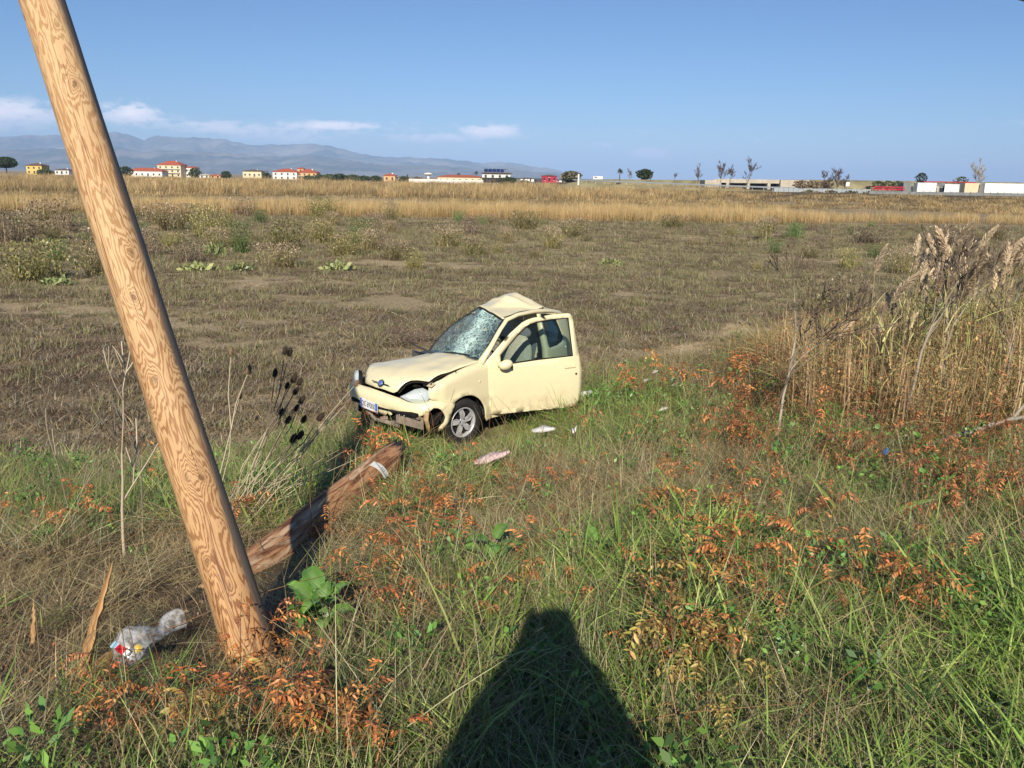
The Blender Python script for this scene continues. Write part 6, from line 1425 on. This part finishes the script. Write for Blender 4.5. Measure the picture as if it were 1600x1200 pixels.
t = thing('water_tower', 'white mushroom shaped water tank on a stem', 'water tower', (-48.4, 470, -.2)); mb = MB(); mb.tube([(0, 0, 0), (0, 0, 4.2)], .7, 10); mb.build('stem', m_whitem, t); mb = MB(); mb.lathe([(.7, 3.9), (2.5, 4.9), (2.5, 5.4), (0, 5.9)], None, 16); mb.build('tank', m_whitem, t)
s_ = house('solar_house', 'white house with dark solar panels on the roof behind a black carport', -9.6, 430, 14.2, 10, 6.2, -.6, m_wallw, None, 0, 2, 4, balcony=True, chimney=False)
bx('roof', m_btile, s_, (0, -.3, 6.35), (16, 11.5, .35))
for k in range(5):
    mb = MB(); mb.box((0, 0, 0), (1.9, 2.6, .08), M=Matrix.Rotation(radians(38), 3, 'X')); mb.build('solar_panel', m_pv, s_, loc=(-5.2 + 2.05 * k, -3.6, 7.5))
mb = MB(); mb.tube([(3.6, -3.2, 8.2), (5.0, -3.2, 8.2)], .45, 10); mb.build('water_tank', m_pv, s_); mb = MB(); mb.tube([(5.6, 0, 6.4), (5.6, 0, 8.8)], .04, 4); mb.build('aerial', m_pv, s_)
t = thing('carport', 'long flat black carport roof on thin posts', 'carport', (-1.6, 424, -.5)); bx('roof', m_black, t, (0, 0, 3.7), (32, 6, .35))
for k in range(9): bx('post', m_black, t, (-15.6 + 3.9 * k, -2.8, 1.8), (.22, .22, 3.6))
house('red_building', 'small building with a red upper wall right of the carport', 19.2, 480, 8.4, 7, 3.6, 1.2, m_redm, m_btile, .6, 1, 3, cat='building', chimney=False)
for x, lab in ((41, 'white van on the distant road left of the palm'), ):
    t = thing('parked_van', lab, 'van', (x, 420, 2.9)); bx('body', m_whitem, t, (0, 0, 1.15), (4.8, 1.9, 1.7), bevel=.2); bx('window', m_win, t, (-1.2, -.97, 1.5), (1.2, .06, .5))
    for q in (-1.5, 1.5): mb = MB(); mb.tube([(q, -.98, .35), (q, -.7, .35)], .35, 12); mb.build('wheel', m_rubber, t)
# raised road with its steel barrier
def ribbon(name, pts, m, label=None, cat=None, kind_=None):
    mb = MB(); V = []; F = []
    for ring_ in pts: V += ring_
    k = len(pts[0])
    for i in range(len(pts) - 1):
        for j in range(k - 1): F.append((i * k + j, i * k + j + 1, (i + 1) * k + j + 1, (i + 1) * k + j))
    mb.add(V, F); o = mb.build(name, m, None, True); tag(o, label, cat, kind=kind_); return o
m_bankg = noisy('far_bank_grass', (.30, .26, .14), .4, .15, .95)
ribbon('road_embankment', [[(x, yb - 9, zt0 - 3.5), (x, yb - 4, zt0 - 1.4), (x, yb, zt0), (x, yb + 12, zt0), (x, yb + 20, zt0 - 5)] for x, yb, zt0 in ((24, 392, 1.2), (32, 372, 3.3), (40, 345, 3.55), (52, 330, 3.6), (62, 316, 3.65), (68, 305, 3.7))], m_bankg, kind_='structure')
ribbon('road_embankment', [[(x, yb - 9, zt0 - 3.5), (x, yb - 4, zt0 - 1.4), (x, yb, zt0), (x, yb + 12, zt0), (x, yb + 20, zt0 - 5)] for x, yb, zt0 in ((98, 300, 4.3), (112, 300, 4.5), (135, 310, 4.6), (190, 330, 4.8), (300, 380, 5))], m_bankg, kind_='structure')
ov = thing('overpass', 'low concrete road overpass behind the bare trees', 'bridge', (0, 0, 0))
bx('deck', m_conc, ov, (79.5, 291, 3.35), (24, 9, .75)); bx('parapet', m_conc, ov, (79.5, 286.6, 3.95), (24, .25, .5))
for x in (72, 79, 86): bx('pier', m_conc, ov, (x, 289, 1.4), (1.0, 6, 3.4))
bx('abutment', m_conc, ov, (67.0, 290, 1.6), (5.5, 8, 4.3)); bx('abutment', m_conc, ov, (94.3, 289, 1.7), (9.5, 8, 5.0)); bx('back_wall', m_conc, ov, (79.5, 296, 1.2), (24, .5, 3.2))
# highway barrier: posts and rail, one thing
gr = thing('crash_barrier', 'grey steel crash barrier running along the far road', 'crash barrier', (0, 0, 0))
pp = [(18, 262, 2.6), (28, 250, 2.35), (40, 240, 2.1), (52, 230, 1.8), (64, 221, 1.55), (72, 216, 1.4)]
for a_, b_ in zip(pp, pp[1:]):
    a_, b_ = Vector(a_), Vector(b_); d_ = (b_ - a_); mb = MB(); mid_ = (a_ + b_) / 2; mb.box(mid_ + Vector((0, 0, .55)), (d_.length, .10, .38), rz=atan2(d_.y, d_.x), M=Matrix.Rotation(-atan2(d_.z, d_.length), 3, 'Y')); mb.build('rail', m_galv, gr)
    for k in range(4): q = a_.lerp(b_, (k + .5) / 4); bx('post', m_galv, gr, (q.x, q.y + .15, q.z - .3), (.12, .12, 1.6))
bx('white_post', m_whitem, tag(thing('marker_post', None, None, (19.3, 258, 1.2)), 'white marker post at the start of the crash barrier', 'post'), (0, 0, 2.0), (.45, .1, 3.2))
ribbon('side_road_bank', [[(x, y - 7, z - 2.6), (x, y - 2, z - .9), (x, y, z - .2), (x, y + 8, z - .2)] for x, y, z in ((14, 270, 1.4), (18, 262, 2.5), (28, 250, 2.25), (40, 240, 2.0), (52, 230, 1.7), (64, 221, 1.45), (72, 216, 1.2), (90, 212, .8))], m_bankg, kind_='structure')
# fences of panels
fe = thing('panel_fence', 'grey translucent panel fence along the far road', 'fence', (66, 215, .1))
for k in range(20):
    bx('panel', m_galv, fe, (.62 + 1.24 * k, 0, 1.0), (1.16, .05, 1.7 + .12 * sin(k * 2.1))); bx('post', m_grey, fe, (1.24 * k, -.04, 1.0), (.09, .09, 2.1))
fe = thing('concrete_fence', 'long low dark grey slab fence in front of the trucks', 'fence', (84, 200, -.1))
for k in range(32):
    bx('slab', m_grey, fe, (.8 + 1.6 * k, 0, .95), (1.52, .08, 1.75 + .05 * sin(k * 1.7))); bx('post', m_grey, fe, (1.6 * k, -.05, 1.0), (.12, .12, 2.0))
t = thing('sign_post', 'white roadside sign on a post behind the panel fence', 'sign', (85, 216, .2)); bx('post', m_galv, t, (0, 0, 1.4), (.12, .12, 2.8)); bx('board', m_whitem, t, (0, -.08, 3.0), (.9, .06, 1.0))
# yard with open red rack, trucks and sheds
t = thing('open_shelter', 'long low open shelter with a dark red roof right of the panel fence', 'shelter', (105.5, 240, .3)); bx('roof', m_redm, t, (0, 0, 2.25), (8.8, 4, .3)); bx('beam', m_redm, t, (0, -1.9, 1.65), (8.8, .2, .3))
for k in range(9): bx('post', m_redm, t, (-4.2 + 1.05 * k, -1.9, .9), (.14, .14, 2.2))
bx('grey_wall', m_grey, tag(thing('end_wall', None, None, (113.2, 245, .2)), 'grey block wall left of the first white trailer', 'wall'), (0, 0, 1.8), (2.3, 2.5, 3.7))
def trailer(x, y, w, z0, lab, grp=None):
    t = thing('truck_trailer', lab, 'trailer', (x, y, z0)); bx('box', m_whitem, t, (0, 0, 2.1), (w, 2.5, 2.6), bevel=.05); bx('chassis', m_black, t, (0, 0, .65), (w * .95, 2.0, .25))
    for q in (-.36, -.25, .30):
        mb = MB(); mb.tube([(q * w, -1.26, .45), (q * w, -.95, .45)], .45, 14); mb.build('wheel', m_rubber, t)
    bx('door_seam', m_galv, t, (-w * .28, -1.27, 2.1), (.06, .04, 2.5)); return t
trailer(117.4, 242, 5.4, .5, 'short white box trailer left of the arched sheds')
trailer(133.5, 226, 17, .6, 'long white box trailer at the right edge')
bx('box', m_cream, tag(thing('container', None, None, (123.6, 229, .7)), 'beige container at the left end of the long trailer', 'container'), (0, 0, 1.75), (4.6, 2.4, 3.0))
def archshed(x, y, w, wall_, lab):
    t = thing('arched_shed', lab, 'shed', (x, y, .3)); bx('wall', wall_, t, (0, 0, 1.4), (w, 6, 2.8)); V = []; F = []; n = 10
    for yy in (-3.1, 3.1):
        for i in range(n + 1): a = pi * i / n; V.append((-w / 2 * 1.03 * cos(a), yy, 2.8 + .75 * sin(a)))
    F = [(i, i + 1, n + 2 + i, n + 1 + i) for i in range(n)] + [tuple(range(n, -1, -1)), tuple(range(n + 1, 2 * n + 2))]
    mb = MB(); mb.add(V, F); mb.build('roof', m_grey, t); bx('opening', m_win, t, (0, -3.02, 1.2), (w * .6, .08, 2.0)); return t
archshed(120.9, 247, 3.2, m_conc, 'narrow tan arched shed beside the short trailer'); archshed(124.2, 248, 3.2, m_grey, 'grey arched shed behind the white screen')
archshed(130.2, 247, 4.0, m_grey, 'grey arched shed between the white screen and the red wall'); archshed(136.0, 248, 4.2, m_grey, 'grey arched shed right of the red wall')
bx('sheet', m_whitem, tag(thing('white_screen', None, None, (126.2, 244, .4)), 'white sheet screen between the arched sheds', 'screen'), (0, 0, 1.9), (4.2, .15, 2.6))
bx('sheet', m_redm, tag(thing('red_screen', None, None, (133.2, 245, .5)), 'bright red sheet wall between the arched sheds', 'screen'), (0, 0, 1.8), (3.6, .15, 2.6))
t = thing('long_roof', 'long thin dark red roof above the arched sheds', 'roof', (133.5, 262, 0)); bx('roof_sheet', m_redm, t, (0, 0, 4.25), (16, 5, .25))
for k in range(5): bx('post', m_grey, t, (-7.5 + 3.75 * k, 0, 2.0), (.2, .2, 4.3))
# ------------------------------------------------------------------ far trees
def crown(seed, w, h, pal, n=700, z0=.0, leaf=.08):
    R = np.random.default_rng(seed); a = R.random(n) * 2 * pi; u = R.random(n); lum = 1 + .22 * np.sin(a * 2 + seed) * np.sin(u * 7 + seed) + .15 * np.sin(a * 5 + 2 * seed); r = w * .5 * (R.random(n) ** .4) * np.sqrt(np.clip(1 - (2 * u - 1) ** 2, .04, 1)) * lum
    c = np.c_[r * np.cos(a), r * np.sin(a), z0 + h * u]; d = R.normal(size=(n, 3)); d /= np.linalg.norm(d, axis=1)[:, None]; s = np.cross(d, R.normal(size=(n, 3))); s /= np.linalg.norm(s, axis=1)[:, None]; L = R.uniform(.8, 1.9, n)[:, None] * leaf * max(w, h)
    V = np.stack([c - d * L * .5, c + s * L * .4, c + d * L * .5, c - s * L * .4], 1); P3 = np.array(pal); col = np.repeat((P3[R.integers(0, len(P3), n)] * R.uniform(.7, 1.3, (n, 1)))[:, None], 4, 1); b = np.arange(n)[:, None] * 4
    return npmesh('crown', V.reshape(-1, 3), np.concatenate([b + np.array([0, 1, 2]), b + np.array([0, 2, 3])]), col.reshape(-1, 3), M_far)
DG = [(.055, .08, .035), (.075, .105, .045), (.04, .06, .028)]; MG = [(.10, .13, .06), (.15, .16, .07), (.07, .09, .04)]; BRN = [(.27, .21, .13), (.22, .16, .10), (.33, .26, .17)]
m_trunk = noisy('tree_bark', (.13, .10, .08), .3, 3, .9)
def tree(name, x, y, z0, w, h, th, pal, lab, seed, n=700, cat='tree', grp=None, leaf=.085, trunk_r=.15):
    t = thing(name, lab, cat, (x, y, z0), group=grp); mb = MB(); mb.tube([(0, 0, -.5), (.02 * h, 0, th * .6), (0, 0, th + h * .35)], [trunk_r * 1.3, trunk_r, trunk_r * .5], 7); mb.build('trunk', m_trunk, t); link('crown', crown(seed, w, h, pal, n, th, leaf), t); return t
tree('umbrella_pine', -313.5, 520, .5, 14, 6.2, 4.2, DG, 'broad dark umbrella pine at the left edge of the horizon', 1, 1600, leaf=.055, trunk_r=.4)
tree('hedge_tree', -258.5, 560, -.2, 9.5, 6.5, .3, DG, 'dark bushy tree just right of the leaning pole', 2, 700)
tree('hedge_tree', -231, 608, -.2, 9, 6.5, .2, MG, 'green tree between the villa wing and the tiny white shed', 3)
tree('hedge_tree', -205.5, 600, -.2, 8, 4.8, .2, DG, 'dark green bush left of the beige house', 4)
tree('hedge_tree', -176, 598, -.2, 6, 4.2, .2, DG, 'dark bush touching the left end of the white farmhouse', 5)
tree('hedge_tree', -329, 590, .4, 11, 3.4, .2, MG, 'low green bush between the yellow house and the white barn', 6)
for i, (x, y, w, h, pal) in enumerate(((-137, 560, 9, 3.0, MG), (-128, 555, 10, 3.6, DG), (-119, 540, 10, 4.0, MG), (-110, 530, 10, 4.4, DG), (-101, 525, 9, 4.0, MG), (-93, 520, 9, 3.4, DG), (-86, 520, 8, 3.6, DG), (-66, 500, 8, 3.4, MG), (-58, 500, 7, 3.4, BRN))):
    tree('roadside_bush', x, y, -.3, w, h, .1, pal, 'low bush in the line between the farmhouse and the long white wall', 10 + i, 420, 'bush', 'bushes left of the long white wall')
tree('roadside_tree', 30.3, 460, 1.6, 11.5, 5.4, .2, MG + BRN, 'rounded brownish green tree right of the red building', 30, 800)
tree('round_tree', 52, 340, 3.2, 6.4, 3.9, .5, DG, 'dark round evergreen standing on the embankment right of the palm', 31, 900)
tree('fir_tree', 143.9, 300, 3.2, 4.0, 3.8, .4, DG, 'small dark conical fir above the trailers', 32, 500)
tree('carport_bush', -3.5, 418, -.4, 9, 4.0, .1, DG, 'dark bush in front of the black carport', 33, 400, 'bush'); tree('carport_bush', 4.0, 416, -.3, 7, 2.6, .1, BRN, 'brown bush right of the dark one before the carport', 34, 300, 'bush')
for i, x in enumerate((116.5, 119.5, 122.8)): tree('yard_hedge', x, 271, 1.6, 4.2, 2.6, .1, MG, 'green hedge bush behind the open red shelter', 40 + i, 350, 'bush', 'hedge bushes behind the shelter')
for i, (x, y) in enumerate(((99, 282), (102, 280), (96, 283))): tree('bank_bush', x, y, 1.2, 5, 2.8, .1, BRN, 'brown bush beside the right abutment of the overpass', 44 + i, 300, 'bush', 'brown bushes by the overpass abutment')
for i, x in enumerate((78, 83, 88, 73)): tree('barrier_shrub', x, 209 - .2 * i, .0, 4.5, 1.5, .05, MG + BRN, 'low shrub below the panel fence', 60 + i, 220, 'bush', 'low shrubs below the panel fence')
def palmlike(name, x, y, z0, th, cr, lab, n=38):
    t = thing(name, lab, 'palm', (x, y, z0)); mb = MB(); mb.tube([(0, 0, -.5), (.05, 0, th)], [.22, .17], 8); mb.build('trunk', m_trunk, t); r = random.Random(int(x * 10)); V = []; F = []; Cc = []
    for i in range(n):
        a = r.uniform(0, 2 * pi); e0 = r.uniform(-.5, 1.4); d = Vector((cos(a) * cos(e0), sin(a) * cos(e0), sin(e0))); s = Vector((-sin(a), cos(a), 0)); p = Vector((0, 0, th)); prev = None
        for k in range(5):
            tt = k / 4; q = p + d * cr * tt + Vector((0, 0, -.55 * cr * tt * tt)); w = cr * .13 * sin(pi * (.15 + .8 * tt)); o = len(V); V += [tuple(q - s * w), tuple(q + s * w)]; Cc += [r.choice(DG + MG)] * 2
            if k: F += [(o - 2, o - 1, o + 1), (o - 2, o + 1, o)]
    link('crown', npmesh('crown', V, F, Cc, M_far), t)
palmlike('fan_palm', 40.7, 330, 2.8, 4.2, 1.5, 'single fan palm on a tall trunk against the sky', 60)
palmlike('slim_palm', -32.2, 480, 1.5, 3.6, 1.6, 'left one of two slim distant palms over the red roof'); palmlike('slim_palm', -22.2, 480, 1.5, 4.8, 1.6, 'right one of two slim distant palms over the red roof')
palmlike('agave', 105.5, 252, 1.0, .8, 2.4, 'spiky pale agave clump right of the white sign', 30)
def bare(name, x, y, z0, h, lab, seed, col=(.20, .16, .13), levels=4, spread=.55, r0=.09, nk=(4, 5), tr=.2):
    segs, tips = branchy(seed, h * 1.05, r0, levels, spread, col=col, nk=nk, trunk_t=tr, ratio=.60, crook=.10); t = thing(name, lab, 'tree', (x, y, z0)); link('trunk', npmesh('trunk', *tubes_np(segs[:1], 6), M_far), t)
    segs = [(p, [max(q, .03) for q in r], c) for p, r, c in segs[1:]]; link('crown', npmesh('crown', *tubes_np(segs, 3), M_far), t)
bare('bare_tree', 58.5, 270, 1.6, 7.0, 'leftmost bare slim tree before the overpass', 101); bare('bare_tree', 60.5, 250, 1.4, 7.6, 'tallest twin crowned bare tree before the overpass', 102, levels=4); bare('bare_tree', 63.5, 250, 1.4, 6.0, 'smaller bare tree right of the tallest one', 103); bare('bare_tree', 68.5, 250, 1.2, 7.9, 'bare tree in front of the overpass deck', 104)
bare('bare_tree', 43.2, 320, 2.8, 4.4, 'thin bare tree between the palm and the round evergreen', 105, col=(.3, .25, .2)); bare('bare_tree', -188, 640, .4, 6.2, 'small bare tree beside the beige house', 106, r0=.2); bare('bare_tree', -62, 480, .4, 4.5, 'small bare tree left of the long white wall', 107)
bare('bare_tree', 54.5, 290, 2.6, 3.4, 'low bare sapling left of the overpass trees', 108, levels=3); bare('bare_tree', 48, 300, 2.8, 3.0, 'lowest bare sapling on the embankment', 109, levels=3)
for i in range(4): bare('bare_bush', 82.3 + 1.6 * i, 226 - i, .6, 6.4 - .5 * abs(i - 1.5), ('leftmost stem of the big bare brown bush behind the panel fence', 'tallest left stem of the big bare bush behind the panel fence', 'tallest right stem of the big bare bush behind the panel fence', 'rightmost stem of the big bare brown bush behind the panel fence')[i], 120 + i, col=(.17, .12, .10), levels=4, spread=.75, r0=.07, nk=(4, 5), tr=.15)
bare('poplar', 153.6, 280, 1.5, 9.6, 'pale leafless poplar at the right above the trailers', 131, col=(.60, .55, .48), levels=5, spread=.42, r0=.15, tr=.18, nk=(3, 5)); bare('poplar', 155.2, 281, 1.5, 9.0, 'second pale poplar stem beside the first', 133, col=(.60, .55, .48), levels=5, spread=.45, r0=.13, tr=.18, nk=(3, 5))
tree('yard_tree', 148.8, 282, 2.0, 4.6, 3.6, .5, MG, 'small green tree at the foot of the poplar', 70, 300)
# little stepped group of far-off white houses
for i, (x, w, h) in enumerate(((-300, 9, 2.2), (-288, 8, 2.6), (-91, 9, 1.6), (34, 7, 1.4), (9, 10, 2.2))):
    house('distant_building', ['tiny pale building peeping over the field left of the pole', 'tiny white building just left of the pole', 'tiny pale building among the low bushes', 'tiny white building on the embankment skyline', 'low pale building behind the carport'][i], x, 640, w, 6, h, 1.0, m_wallw, m_btile, .5, 1, 2, cat='building', chimney=False)
